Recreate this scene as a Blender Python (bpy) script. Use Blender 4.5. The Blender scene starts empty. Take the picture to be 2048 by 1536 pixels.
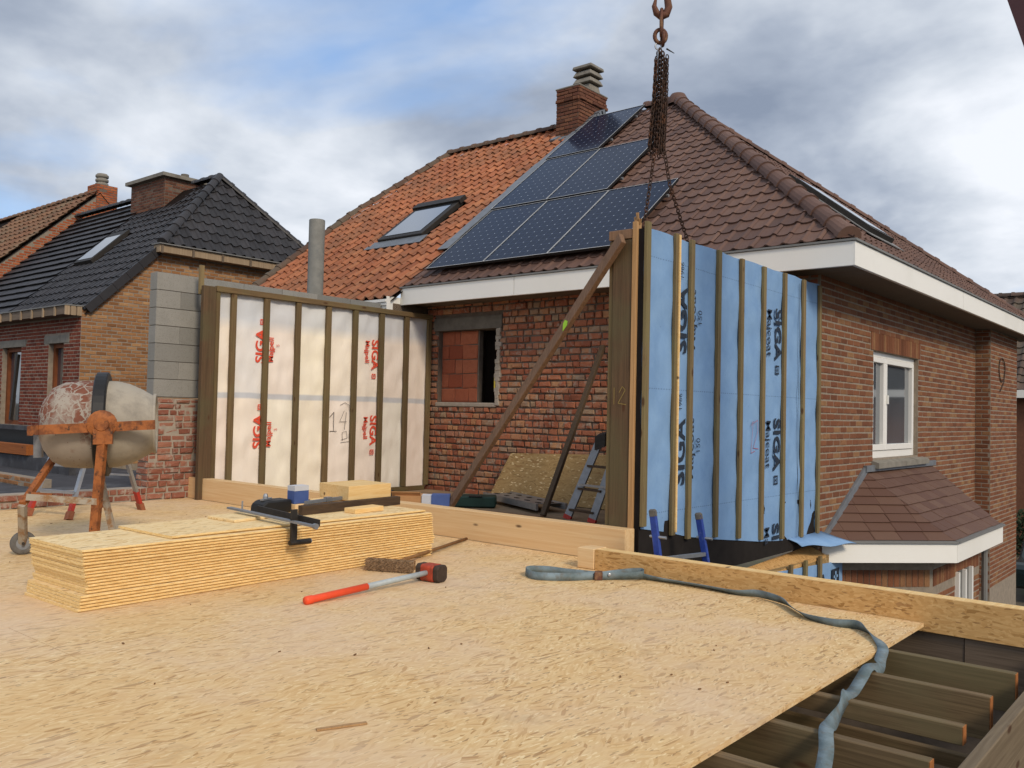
import bpy, math, random
from mathutils import Vector, Matrix
random.seed(11)
R = math.radians
scene = bpy.context.scene
COL = scene.collection

# ------------------------------------------------------------------ camera
cam_d = bpy.data.cameras.new('camera'); cam = bpy.data.objects.new('camera', cam_d); COL.objects.link(cam)
cam_d.sensor_width = 36; cam_d.lens = 36*1760/2048; cam_d.clip_start = .05; cam_d.clip_end = 3000
def cam_axes(pitch=.0314749, roll=.0219748, az=.6985):
    a = -az
    fw = Vector((math.sin(a)*math.cos(pitch), math.cos(a)*math.cos(pitch), math.sin(pitch)))
    rt = Vector((math.cos(a), -math.sin(a), 0)); up = rt.cross(fw)
    c, s = math.cos(roll), math.sin(roll)
    return c*rt+s*up, -s*rt+c*up, fw
_r, _u, _f = cam_axes()
CAM = Vector((0, 0, 1.2))
cam.matrix_world = Matrix(((_r.x, _u.x, -_f.x, CAM.x), (_r.y, _u.y, -_f.y, CAM.y), (_r.z, _u.z, -_f.z, CAM.z), (0, 0, 0, 1)))
scene.camera = cam

# ------------------------------------------------------------------ node helper
def lin(h):
    h = h.lstrip('#'); v = [int(h[i:i+2], 16)/255 for i in (0, 2, 4)]
    return tuple((c/12.92 if c <= .04045 else ((c+.055)/1.055)**2.4) for c in v)+(1,)
class T:
    def __init__(s, tree): s.t = tree; s.N = tree.nodes; s.L = tree.links
    def new(s, ty, ins=None, **props):
        n = s.N.new(ty)
        for k, v in props.items(): setattr(n, k, v)
        for k, v in (ins or {}).items(): s.put(n.inputs[k], v)
        return n
    def put(s, sock, v):
        if isinstance(v, bpy.types.NodeSocket): s.L.new(v, sock)
        elif v is not None:
            if sock.type == 'VECTOR' and len(v) == 4: v = v[:3]
            sock.default_value = v
    def pos(s): return s.new('ShaderNodeNewGeometry').outputs['Position']
    def obj(s): return s.new('ShaderNodeTexCoord').outputs['Object']
    def map(s, v, scale=(1, 1, 1), rot=(0, 0, 0), loc=(0, 0, 0)):
        return s.new('ShaderNodeMapping', {'Vector': v, 'Scale': scale, 'Rotation': rot, 'Location': loc}).outputs[0]
    def noise(s, v, scale=5, det=3, rough=.55, dist=0, out=0):
        return s.new('ShaderNodeTexNoise', {'Vector': v, 'Scale': scale, 'Detail': det, 'Roughness': rough, 'Distortion': dist}).outputs[out]
    def vor(s, v, scale=5, out='Color', feature='F1', rnd=1):
        return s.new('ShaderNodeTexVoronoi', {'Vector': v, 'Scale': scale, 'Randomness': rnd}, feature=feature).outputs[out]
    def ramp(s, f, stops, interp='LINEAR'):
        n = s.new('ShaderNodeValToRGB', {'Fac': f}); e = n.color_ramp.elements; n.color_ramp.interpolation = interp
        while len(e) < len(stops): e.new(.5)
        for el, (p, c) in zip(e, stops):
            el.position = p
            el.color = lin(c) if isinstance(c, str) else ((c, c, c, 1) if not isinstance(c, tuple) else c)
        return n.outputs[0]
    def mix(s, f, a, b, mode='MIX'):
        n = s.new('ShaderNodeMix', data_type='RGBA', blend_type=mode)
        s.put(n.inputs[0], f); s.put(n.inputs[6], lin(a) if isinstance(a, str) else a); s.put(n.inputs[7], lin(b) if isinstance(b, str) else b)
        return n.outputs[2]
    def m(s, op, a, b=None, c=None, clamp=False):
        n = s.new('ShaderNodeMath', operation=op, use_clamp=clamp)
        s.put(n.inputs[0], a)
        if b is not None: s.put(n.inputs[1], b)
        if c is not None: s.put(n.inputs[2], c)
        return n.outputs[0]
    def sep(s, v): return s.new('ShaderNodeSeparateXYZ', {0: v}).outputs
    def chan(s, c, i=0): return s.new('ShaderNodeSeparateColor', {0: c}).outputs[i]
    def rnd(s):
        a = s.new('ShaderNodeAttribute', attribute_name='rnd').outputs['Fac']
        b = s.new('ShaderNodeObjectInfo').outputs['Random']
        return s.m('FRACT', s.m('ADD', s.m('MULTIPLY', a, 7.13), b))
    def bump(s, h, strength=.3, dist=.01):
        return s.new('ShaderNodeBump', {'Height': h, 'Strength': strength, 'Distance': dist}).outputs[0]

# ------------------------------------------------------------------ sky, sun, exposure
SUN_DIR = Vector((.80, -.32, .60)).normalized()       # towards the sun
world = bpy.data.worlds.new('World'); scene.world = world; world.use_nodes = True
w = T(world.node_tree); w.N.clear()
sky = w.new('ShaderNodeTexSky', sky_type='NISHITA', sun_disc=False)
sky.sun_elevation = math.asin(SUN_DIR.z); sky.sun_rotation = math.atan2(SUN_DIR.x, SUN_DIR.y)
skyc = w.mix(1.0, sky.outputs[0], (.12, .12, .12, 1), 'MULTIPLY')
inc = w.new('ShaderNodeNewGeometry').outputs['Incoming']
sx, sy, sz = w.sep(w.map(inc, scale=(-1, -1, -1)))
zz = w.m('ADD', w.m('MAXIMUM', sz, 0.0), .28)
pv = w.new('ShaderNodeCombineXYZ', {0: w.m('DIVIDE', sx, zz), 1: w.m('DIVIDE', sy, zz), 2: w.m('MULTIPLY', sz, .8)}).outputs[0]
pv = w.map(pv, loc=(15.2, 11.7, 3.0))
n1 = w.noise(pv, .95, 6, .52, .25)
n2 = w.noise(w.map(pv, loc=(7.3, 2.1, 0)), .85, 6, .52, .3)
n3 = w.noise(w.map(pv, loc=(1.3, 5.1, 0)), 2.4, 6, .55, .2)
shade = w.m('ADD', w.m('MULTIPLY', n2, .70), w.m('MULTIPLY', n3, .30))
cloud = w.ramp(shade, [(.37, '#8490a4'), (.44, '#a3adbd'), (.51, '#c9d0da'), (.58, '#e6eaf1')])
cover = w.ramp(n1, [(.34, 0.0), (.48, 1.0)])
skyb = w.mix(.5, skyc, lin('#8db6ee'))
allsky = w.mix(cover, skyb, cloud)
bg = w.new('ShaderNodeBackground', {'Color': allsky, 'Strength': 1.0})
wo = w.new('ShaderNodeOutputWorld'); w.L.new(bg.outputs[0], wo.inputs[0])

sun_d = bpy.data.lights.new('sun', 'SUN'); sun_d.energy = 2.0; sun_d.angle = R(12); sun_d.color = (1, .86, .68)
sun = bpy.data.objects.new('sun', sun_d); COL.objects.link(sun)
sun.rotation_euler = SUN_DIR.to_track_quat('Z', 'Y').to_euler(); sun.location = (8, -8, 12)
vs = scene.view_settings
vs.view_transform = 'Standard'; vs.look = 'None'; vs.gamma = 1; vs.use_curve_mapping = False; vs.exposure = 0.22

# ------------------------------------------------------------------ materials
MATS = {}
def material(name, rough=.8, spec=.3, metal=0):
    m = bpy.data.materials.new(name); m.use_nodes = True
    t = T(m.node_tree); b = t.N['Principled BSDF']
    b.inputs['Roughness'].default_value = rough; b.inputs['Specular IOR Level'].default_value = spec; b.inputs['Metallic'].default_value = metal
    MATS[name] = m
    return t, b
def finish(t, b, col, h=None, strength=.3, dist=.01, rough=None):
    t.put(b.inputs['Base Color'], col)
    if h is not None: t.put(b.inputs['Normal'], t.bump(h, strength, dist))
    if rough is not None: t.put(b.inputs['Roughness'], rough)

def plain(name, col, rough=.7, spec=.3, metal=0, var=.25, scale=6, dirt=None):
    t, b = material(name, rough, spec, metal)
    p = t.pos(); n = t.noise(p, scale, 5, .6)
    c = lin(col); d = tuple(x*(1-var) for x in c[:3])+(1,)
    cc = t.mix(t.ramp(n, [(.3, 0.0), (.7, 1.0)]), d, c)
    if dirt: cc = t.mix(t.ramp(t.noise(p, scale*.45, 6, .65), [(.52, 0.0), (.68, 1.0)]), cc, lin(dirt))
    finish(t, b, cc, t.noise(p, scale*8, 3), .12, .004)

def osb(name, rot, light, mid, dark, dusty=None, fine=1.0, hl='#f3dfb2'):
    # strands: long thin cells lying in several directions about the panel's long axis
    t, b = material(name, .82, .2)
    p = t.map(t.pos(), rot=rot)
    wv = t.noise(p, 6, 2, .5, 0, 1)
    pw = t.new('ShaderNodeVectorMath', {0: p, 1: t.map(wv, scale=(.035, .035, .035))}, operation='ADD').outputs[0]
    lay = []
    for i, a in enumerate((4, -27, 35)):
        q = t.map(pw, rot=(0, 0, R(a)), loc=(i*3.1, i*1.7, 0))
        q = t.map(q, scale=(62*fine, 8*fine, 62*fine))
        lay.append(t.vor(q, 1.0))
    sel = t.chan(t.vor(t.map(pw, scale=(22, 9, 22)), 1.0), 1)
    v = t.mix(t.m('GREATER_THAN', sel, .45), lay[0], lay[1]); v = t.mix(t.m('GREATER_THAN', sel, .75), v, lay[2])
    f = t.chan(v, 0)
    c = t.ramp(f, [(0, dark), (.12, mid), (.5, light), (.82, mid), (1, light)])
    g = t.noise(t.map(pw, scale=(150, 14, 150)), 1, 3, .6)
    c = t.mix(t.ramp(g, [(.35, .22), (.65, 0.0)]), c, lin(dark))
    fl = t.vor(t.map(pw, rot=(0, 0, R(10)), scale=(38*fine, 8*fine, 38*fine), loc=(9, 4, 2)), 1.0)
    fleck = t.m('MULTIPLY', t.m('LESS_THAN', t.chan(fl, 2), .02), .5)
    c = t.mix(fleck, c, lin('#7a5030'))
    f2 = t.vor(t.map(pw, rot=(0, 0, R(-30)), scale=(95*fine, 26*fine, 95*fine), loc=(3, 7, 2)), 1.0)
    c = t.mix(t.m('MULTIPLY', t.m('LESS_THAN', t.chan(f2, 1), .03), .6), c, lin('#74502f'))
    c = t.mix(t.m('MULTIPLY', t.m('GREATER_THAN', t.chan(f2, 1), .95), .6), c, lin(hl))
    big = t.noise(t.pos(), .9, 4, .6)
    c = t.mix(t.m('MULTIPLY', t.ramp(big, [(.4, 0.0), (.65, 1.0)]), .35), c, lin(mid))
    if dusty:
        du = t.noise(t.map(t.pos(), loc=(2.2, .4, 0)), .75, 5, .62)
        c = t.mix(t.m('MULTIPLY', t.ramp(du, [(.44, 0.0), (.66, 1.0)]), .6), c, lin(dusty))
        st = t.noise(t.map(t.pos(), loc=(5, 1, 0)), 2.6, 5, .7)
        c = t.mix(t.m('MULTIPLY', t.ramp(st, [(.58, 0.0), (.74, 1.0)]), .35), c, lin('#8a6f55'))
    finish(t, b, c, f, .25, .002)

def wood(name, axis, light, dark, rough=.75, fine=1.0, knots=True, green=None):
    t, b = material(name, rough, .25)
    p = t.pos(); sc = [55*fine]*3; sc['XYZ'.index(axis)] = 1.6*fine
    g = t.noise(t.map(p, scale=tuple(sc)), 1, 4, .6, 1.2)
    c = t.mix(t.ramp(g, [(.3, 0.0), (.68, 1.0)]), lin(dark), lin(light))
    sc2 = [9]*3; sc2['XYZ'.index(axis)] = .5
    c = t.mix(t.m('MULTIPLY', t.noise(t.map(p, scale=tuple(sc2)), 1, 3), .5), c, lin(dark))
    if green: c = t.mix(t.m('MULTIPLY', t.ramp(t.noise(p, 2.3, 4), [(.45, 0.0), (.65, 1.0)]), .6), c, lin(green))
    if knots:
        ks = [7]*3; ks['XYZ'.index(axis)] = 2.6
        kv = t.vor(t.map(p, scale=tuple(ks)), 1, 'Distance')
        c = t.mix(t.ramp(kv, [(.07, .85), (.13, 0.0)]), c, lin('#4a2f1c'))
    tone = t.m('MULTIPLY_ADD', t.rnd(), .3, .85)
    c = t.mix(1.0, c, t.new('ShaderNodeCombineColor', {0: tone, 1: tone, 2: tone}).outputs[0], 'MULTIPLY')
    finish(t, b, c, g, .2, .003)

def brick(name, cols, rough=.9, mortar_smear=None, nscale=14):
    t, b = material(name, rough, .15)
    r = t.rnd(); k = len(cols)
    c = t.ramp(r, [(i/(k-1), x) for i, x in enumerate(cols)])
    p = t.pos(); n = t.noise(p, nscale, 5, .65)
    c = t.mix(t.m('MULTIPLY', t.ramp(n, [(.35, 0.0), (.7, 1.0)]), .45), c, lin(cols[0]))
    sp = t.noise(p, 95, 2, .6)
    c = t.mix(t.m('MULTIPLY', t.ramp(sp, [(.55, 0.0), (.72, 1.0)]), .35), c, lin('#40281f'))
    if mortar_smear:
        s2 = t.noise(t.map(p, loc=(3, 8, 1)), 9, 6, .7)
        c = t.mix(t.ramp(s2, [(.52, 0.0), (.64, .8)]), c, lin(mortar_smear))
    finish(t, b, c, t.noise(p, 60, 4, .7), .5, .006)

def tile(name, cols, lichen=None, rough=.7, amt=.5):
    t, b = material(name, rough, .3)
    k = len(cols)
    c = t.ramp(t.rnd(), [(i/(k-1), x) for i, x in enumerate(cols)])
    p = t.pos()
    c = t.mix(t.m('MULTIPLY', t.ramp(t.noise(p, 5, 5, .7), [(.4, 0.0), (.7, 1.0)]), amt), c, lin(cols[0]))
    if lichen:
        c = t.mix(t.m('MULTIPLY', t.ramp(t.noise(p, 1.1, 6, .7), [(.45, 0.0), (.62, 1.0)]), .65), c, lin(lichen))
        c = t.mix(t.ramp(t.noise(p, 26, 3, .7), [(.63, 0.0), (.72, .6)]), c, lin('#8d8474'))
    finish(t, b, c, t.noise(p, 50, 3), .25, .004)

osb('osb_deck', (0, 0, 0), '#e6ca99', '#d6b17c', '#ad8452', dusty='#d9c0a6', fine=1.45)
osb('osb_stack', (0, 0, R(-5)), '#f2dcae', '#e6c892', '#c9a268', fine=1.2)
osb('osb_rim', (0, 0, R(90)), '#d3ab72', '#bf945c', '#97703f', fine=1.3, hl='#d8b47c')
osb('osb_lean', (R(90), 0, R(90)), '#a88d62', '#957a50', '#7b6240')
def osb_edge():
    t, b = material('osb_edge', .9, .1)
    p = t.map(t.pos(), rot=(0, 0, R(-5)))
    g = t.noise(t.map(p, scale=(30, 16, 260)), 1, 4, .7)
    c = t.ramp(g, [(.26, '#c9a065'), (.5, '#ecca8a'), (.72, '#f8e0ae')])
    finish(t, b, c, g, .6, .006)
osb_edge()
wood('kerb_wood', 'X', '#f0d2a2', '#dfb682', fine=.6)
wood('light_wood_y', 'Y', '#ecd09a', '#d8b071', fine=.8)
wood('stud_wood', 'Z', '#7f6a49', '#574631', green='#6a6142')
wood('rail_wood', 'Y', '#7d6746', '#5a4833', green='#6b6242')
wood('batten_wood', 'Z', '#8f7c58', '#66563b', green='#7c7450')
wood('fresh_batten', 'Z', '#b8946a', '#96724a')
wood('post_wood', 'Z', '#66503a', '#4a3a2a', green='#555038')
wood('brace_wood', 'Z', '#96765c', '#6f543f', fine=.8)
wood('dark_brace', 'Z', '#5d4b35', '#40342a')
wood('joist_wood', 'X', '#826d4f', '#574731', green='#6b6346')
wood('beam_wood', 'Y', '#8a7a62', '#6a5b47')
wood('grey_wood', 'X', '#77685a', '#564a3e')
wood('dark_timber', 'Y', '#5c4936', '#41342a')
wood('slat_wood', 'Z', '#b29d82', '#8a765f', knots=False)
wood('soffit_wood', 'X', '#7d6d5c', '#5d5145', knots=False)
wood('orange_timber', 'X', '#a4622e', '#7a4420')
wood('broom_wood', 'Y', '#8d6842', '#684a2e', knots=False)
plain('joist_end', '#b1713f', .9, var=.35, scale=30)
brick('brick_recess', ['#86513c', '#a1624a', '#b07153', '#955c47', '#b68862', '#a57059', '#9c8a70'], mortar_smear='#9a8d7e')
brick('brick_right', ['#684331', '#7d5038', '#875b41', '#764b37', '#93704f', '#83563e', '#6f4936'])
brick('brick_pier', ['#7f4f40', '#956352', '#a3735f', '#8a5a4a'], mortar_smear='#a3968a')
brick('brick_red', ['#5e2f24', '#74392b', '#824634', '#6b352a'])
brick('brick_yellow', ['#7d5638', '#976a45', '#a67a52', '#8b6040', '#b58c62'])
brick('brick_chimney', ['#583c31', '#70493b', '#7f5843', '#634236'])
brick('brick_orange', ['#8a4a30', '#a65a38', '#b36a44', '#94543a'])
brick('hollow_block', ['#8a4a36', '#9c5840', '#a8674c', '#94523c'])
brick('grey_block', ['#7f7e79', '#8c8b86', '#96948e', '#868580'], nscale=5)
plain('mortar', '#95897a', .95, var=.3, scale=12)
plain('mortar_dark', '#6f6358', .95, var=.3, scale=12)
plain('mortar_pale', '#a79c8e', .95, var=.25, scale=12)
plain('concrete', '#8a857b', .95, var=.25, scale=8, dirt='#6d675e')
plain('concrete_dark', '#6f6a62', .95, var=.3, scale=8)
tile('tile_brown', ['#55413a', '#664d43', '#70564a', '#604940', '#6b5146'], amt=.35)
tile('tile_orange', ['#8c553a', '#a66645', '#b3744f', '#985c3d', '#a9704c'], lichen='#75543f')
tile('tile_ridge', ['#4f3a2e', '#5f4636', '#6b4f3d', '#574033'], lichen='#5f5a4c')
tile('tile_black', ['#29282a', '#343335', '#3b393b', '#2e2d2f'], rough=.5)
tile('tile_old', ['#6a4a36', '#7c5740', '#86644a', '#705038'], lichen='#6d6350')
tile('tile_far', ['#4a3d36', '#5a4a40', '#665348', '#52443b'], lichen='#5b5648')
tile('shingle', ['#5c4237', '#644a3d', '#6a5143', '#5f453a'], amt=.2)
plain('white_paint', '#eceae3', .5, .4, var=.03, scale=1, dirt='#e4e2da')
plain('white_pvc', '#ecebe6', .3, .5, var=.04, scale=3)
plain('grey_trim', '#7b7b79', .6, var=.15, scale=5)
plain('lead', '#80858b', .55, .4, .3, var=.3, scale=9)
plain('soffit', '#6f675d', .8, var=.12)
plain('void_shade', '#17120f', .95, .05, var=.3)
plain('roof_backing', '#241d1a', .95, .05)
plain('roofing_felt', '#46464a', .85, var=.35, scale=3, dirt='#585a5e')
plain('zinc', '#83827c', .8, .3, 0, var=.25, scale=7, dirt='#6a6c6a')
plain('aluminium', '#a6a9ad', .42, .5, .75, var=.2, scale=14)
plain('aluminium_bright', '#d4d6d6', .5, .4, .2, var=.1, scale=14)
plain('aluminium_dull', '#8f9296', .55, .4, .5, var=.25, scale=14)
plain('steel_dark', '#3a3632', .6, .4, .4, var=.4, scale=20)
plain('black_plastic', '#1c1b1b', .55, .4, var=.3)
plain('rubber', '#6d6a66', .85, .2, var=.35, scale=22)
plain('red_tape', '#b2382c', .6, var=.3, scale=30)
plain('clay_foot', '#9a5f44', .8, var=.3, scale=20)
plain('sledge_orange', '#f2552e', .5, .4, var=.12, scale=12)
plain('sledge_grey', '#a9b2b4', .5, .4, var=.15, scale=25)
plain('sledge_paint', '#b84a30', .6, .3, var=.4, scale=22, dirt='#6a3a2a')
plain('sledge_iron', '#4b3d33', .7, .4, .3, var=.4, scale=30)
plain('bristle', '#a78a6c', .95, .1, var=.5, scale=50)
plain('ladder_blue', '#27449a', .5, .4, var=.3, scale=22, dirt='#5a6ea0')
plain('rust_chain', '#4c3a31', .75, .4, .45, var=.5, scale=30, dirt='#6b4630')
plain('hook_rust', '#6f4a3c', .7, .4, .4, var=.4, scale=20, dirt='#8a6a4e')
plain('boom_red', '#4a2a2e', .6, .4, var=.25)
plain('sticker', '#a9dc2e', .6, var=.08)
plain('print_red', '#e2553c', .7, var=.1)
plain('print_navy', '#28313f', .7, var=.15)
plain('pencil', '#5f5650', .9, var=.3)
plain('chalk_yellow', '#94804a', .9, var=.2)
plain('marker_red', '#b0606e', .9, var=.2)
plain('tape_yellow', '#d8c24c', .7)
plain('box_blue', '#4a5f96', .6, var=.15, scale=10)
plain('box_white', '#c9cbd0', .6, var=.1, scale=10)
plain('card', '#b98a5c', .85, var=.2)
plain('bag_blue', '#2a3a4a', .8, var=.3)
plain('case_green', '#1f3a34', .6, var=.3)
plain('flap_dark', '#2c2826', .9, .1, var=.3)
plain('earth', '#6b6254', .95, var=.4, scale=1.2, dirt='#545a40')
plain('tarmac', '#4e4e4e', .95, var=.3, scale=3)
plain('room_floor', '#9c8468', .9, var=.4, scale=2.5, dirt='#7d6a55')
plain('cable_brown', '#4d3a30', .8)
plain('cable_black', '#2b211d', .7)
plain('bay_wood', '#8a5a34', .8)
plain('timber_frame_red', '#7a4423', .7, var=.3)
plain('car_paint', '#1d2a2b', .25, .6, .2, var=.1)
plain('hedge', '#33402a', .9, var=.5, scale=20)

def glass(name, col, rough=.06, mirror=.55):
    t, b = material(name, rough, .9)
    b.inputs['Coat Weight'].default_value = mirror; b.inputs['Coat Roughness'].default_value = .04
    finish(t, b, t.mix(t.noise(t.pos(), 1.5, 3), lin(col), tuple(x*.6 for x in lin(col)[:3])+(1,)))
glass('pane_dark', '#2b2a28', .08, .6)
glass('pane_grey', '#5e666e', .05, 1.0)
glass('pane_sky', '#39424c', .03, 1.0)

def membrane_white():
    t, b = material('membrane_white', .62, .3)
    p = t.pos(); x, y, z = t.sep(p)
    bay = t.m('FLOOR', t.m('DIVIDE', t.m('SUBTRACT', y, 5.9), .518))
    half = t.m('GREATER_THAN', z, 1.31)
    wn = t.new('ShaderNodeTexWhiteNoise', {'W': t.m('ADD', bay, t.m('MULTIPLY', half, 17.3))}, noise_dimensions='1D').outputs[0]
    c = t.ramp(wn, [(0, '#f2e6da'), (.35, '#f6ebd8'), (.6, '#f1e2d6'), (.85, '#f8efd8'), (1, '#e6e3e0')])
    n = t.noise(t.map(p, scale=(1, 1.2, .9)), 3.5, 5, .6)
    c = t.mix(t.m('MULTIPLY', t.ramp(n, [(.4, 0.0), (.7, 1.0)]), .3), c, lin('#e2d8ce'))
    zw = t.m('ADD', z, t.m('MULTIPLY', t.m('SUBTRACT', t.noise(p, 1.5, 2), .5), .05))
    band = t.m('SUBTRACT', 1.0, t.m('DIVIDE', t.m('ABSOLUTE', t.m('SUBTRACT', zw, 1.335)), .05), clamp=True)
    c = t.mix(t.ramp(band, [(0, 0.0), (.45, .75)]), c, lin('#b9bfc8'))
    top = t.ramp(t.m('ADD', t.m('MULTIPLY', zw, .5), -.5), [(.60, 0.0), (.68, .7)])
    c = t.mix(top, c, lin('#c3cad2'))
    finish(t, b, c, t.noise(t.map(p, scale=(1, 1, .5)), 14, 4, .6, .5), .35, .012)
membrane_white()
def membrane_blue():
    t, b = material('membrane_blue', .7, .25)
    p = t.pos()
    n = t.noise(p, 4, 6, .65)
    c = t.mix(t.ramp(n, [(.35, 0.0), (.7, 1.0)]), lin('#7699c2'), lin('#85a7cc'))
    d = t.vor(t.map(p, scale=(0, 11, 11)), 1, 'Distance', rnd=.75)
    c = t.mix(t.ramp(d, [(.035, .6), (.06, 0.0)]), c, lin('#3f5f8a'))
    x, y, z = t.sep(p)
    for zc in (2.52, 1.42, .38):
        ln = t.m('LESS_THAN', t.m('ABSOLUTE', t.m('SUBTRACT', z, zc)), .0045)
        da = t.m('LESS_THAN', t.m('FRACT', t.m('MULTIPLY', y, 26)), .55)
        c = t.mix(t.m('MULTIPLY', t.m('MULTIPLY', ln, da), .55), c, lin('#44587a'))
    finish(t, b, c, t.noise(t.map(p, scale=(1, 1, .6)), 10, 4, .6, .4), .3, .012)
membrane_blue()
def solar():
    t, b = material('solar_cells', .14, .06)
    x, y, z = t.sep(t.obj())
    u = t.m('FRACT', t.m('MULTIPLY', x, 8.0)); v = t.m('FRACT', t.m('MULTIPLY', y, 12.0))
    au = t.m('ABSOLUTE', t.m('SUBTRACT', u, .5)); av = t.m('ABSOLUTE', t.m('SUBTRACT', v, .5))
    dia = t.m('GREATER_THAN', t.m('ADD', au, av), .925)
    line = t.m('GREATER_THAN', t.m('MAXIMUM', au, av), .482)
    c = t.mix(line, lin('#1d2536'), lin('#36405a'))
    c = t.mix(dia, c, lin('#a9b2bd'))
    finish(t, b, c)
solar()
def drum():
    t, b = material('drum_paint', .85, .2)
    p = t.obj(); x, y, z = t.sep(p)
    w1 = t.noise(p, 9, 4, .6, .8, 1)
    pw = t.new('ShaderNodeVectorMath', {0: p, 1: t.map(w1, scale=(.10, .10, .10))}, operation='ADD').outputs[0]
    e = t.vor(pw, 13, 'Distance', 'DISTANCE_TO_EDGE')
    n = t.noise(p, 7, 5, .65)
    orange = t.mix(n, lin('#835443'), lin('#684032'))
    cem = t.mix(n, lin('#8f867c'), lin('#a59c90'))
    drips = t.ramp(e, [(.045, 1.0), (.085, 0.0)])
    cover = t.ramp(t.m('ADD', t.noise(p, 3.2, 5, .65), t.m('MULTIPLY', z, -.35)), [(.36, 0.0), (.50, 1.0)])
    fac = t.m('MAXIMUM', drips, cover)
    left = t.mix(fac, orange, cem)
    pits = t.ramp(t.vor(p, 34, 'Distance'), [(.13, .7), (.2, 0.0)])
    left = t.mix(t.m('MULTIPLY', pits, t.m('GREATER_THAN', t.noise(p, 5, 3), .5)), left, lin('#6a4436'))
    right = t.mix(t.ramp(t.noise(p, 4, 6, .7), [(.5, 0.0), (.75, .7)]), lin('#a29a8c'), lin('#726d66'))
    c = t.mix(t.m('GREATER_THAN', x, .055), left, right)
    finish(t, b, c, t.m('ADD', n, t.m('MULTIPLY', fac, .5)), .4, .01)
drum()
def mixer_orange():
    t, b = material('mixer_orange', .65, .3)
    p = t.pos()
    c = t.mix(t.ramp(t.noise(p, 9, 6, .7), [(.45, 0.0), (.6, 1.0)]), lin('#9c5d30'), lin('#6f4024'))
    c = t.mix(t.ramp(t.noise(t.map(p, loc=(4, 2, 1)), 15, 5, .7), [(.58, 0.0), (.66, .9)]), c, lin('#3d2c22'))
    finish(t, b, c, t.noise(p, 40, 4), .3, .004)
    t, b = material('mixer_grey_leg', .75, .3)
    c = t.mix(t.ramp(t.noise(p2 := t.pos(), 12, 5, .7), [(.45, 0.0), (.6, 1.0)]), lin('#a09788'), lin('#8a6a4a'))
    finish(t, b, c, t.noise(p2, 40, 4), .3, .004)
mixer_orange()
def webbing():
    t, b = material('webbing', .9, .1)
    p = t.pos()
    c = t.mix(t.ramp(t.noise(p, 7, 5, .6), [(.35, 0.0), (.7, 1.0)]), lin('#5d6a6c'), lin('#82929a'))
    c = t.mix(t.ramp(t.noise(p, 18, 4, .6), [(.5, 0.0), (.7, .55)]), c, lin('#6a6052'))
    finish(t, b, c, t.noise(p, 160, 2), .5, .004)
webbing()

# ------------------------------------------------------------------ object helpers
WM = {}
def world_of(o): return WM.get(o.name, Matrix.Identity(4))
def link(name, data, parent=None, mw=None):
    o = bpy.data.objects.new(name, data); COL.objects.link(o)
    mw = mw or Matrix.Identity(4)
    WM[o.name] = mw
    if parent is not None:
        o.parent = parent; o.matrix_basis = world_of(parent).inverted() @ mw
    else: o.matrix_basis = mw
    return o
def tag(o, label=None, cat=None, group=None, kind=None):
    if label: o['label'] = label
    if cat: o['category'] = cat
    if group: o['group'] = group
    if kind: o['kind'] = kind
    return o
def thing(name, loc, label, cat, group=None):
    return tag(link(name, None, None, Matrix.Translation(loc)), label, cat, group)
def V(*a): return Vector(a if len(a) > 1 else a[0])

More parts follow.
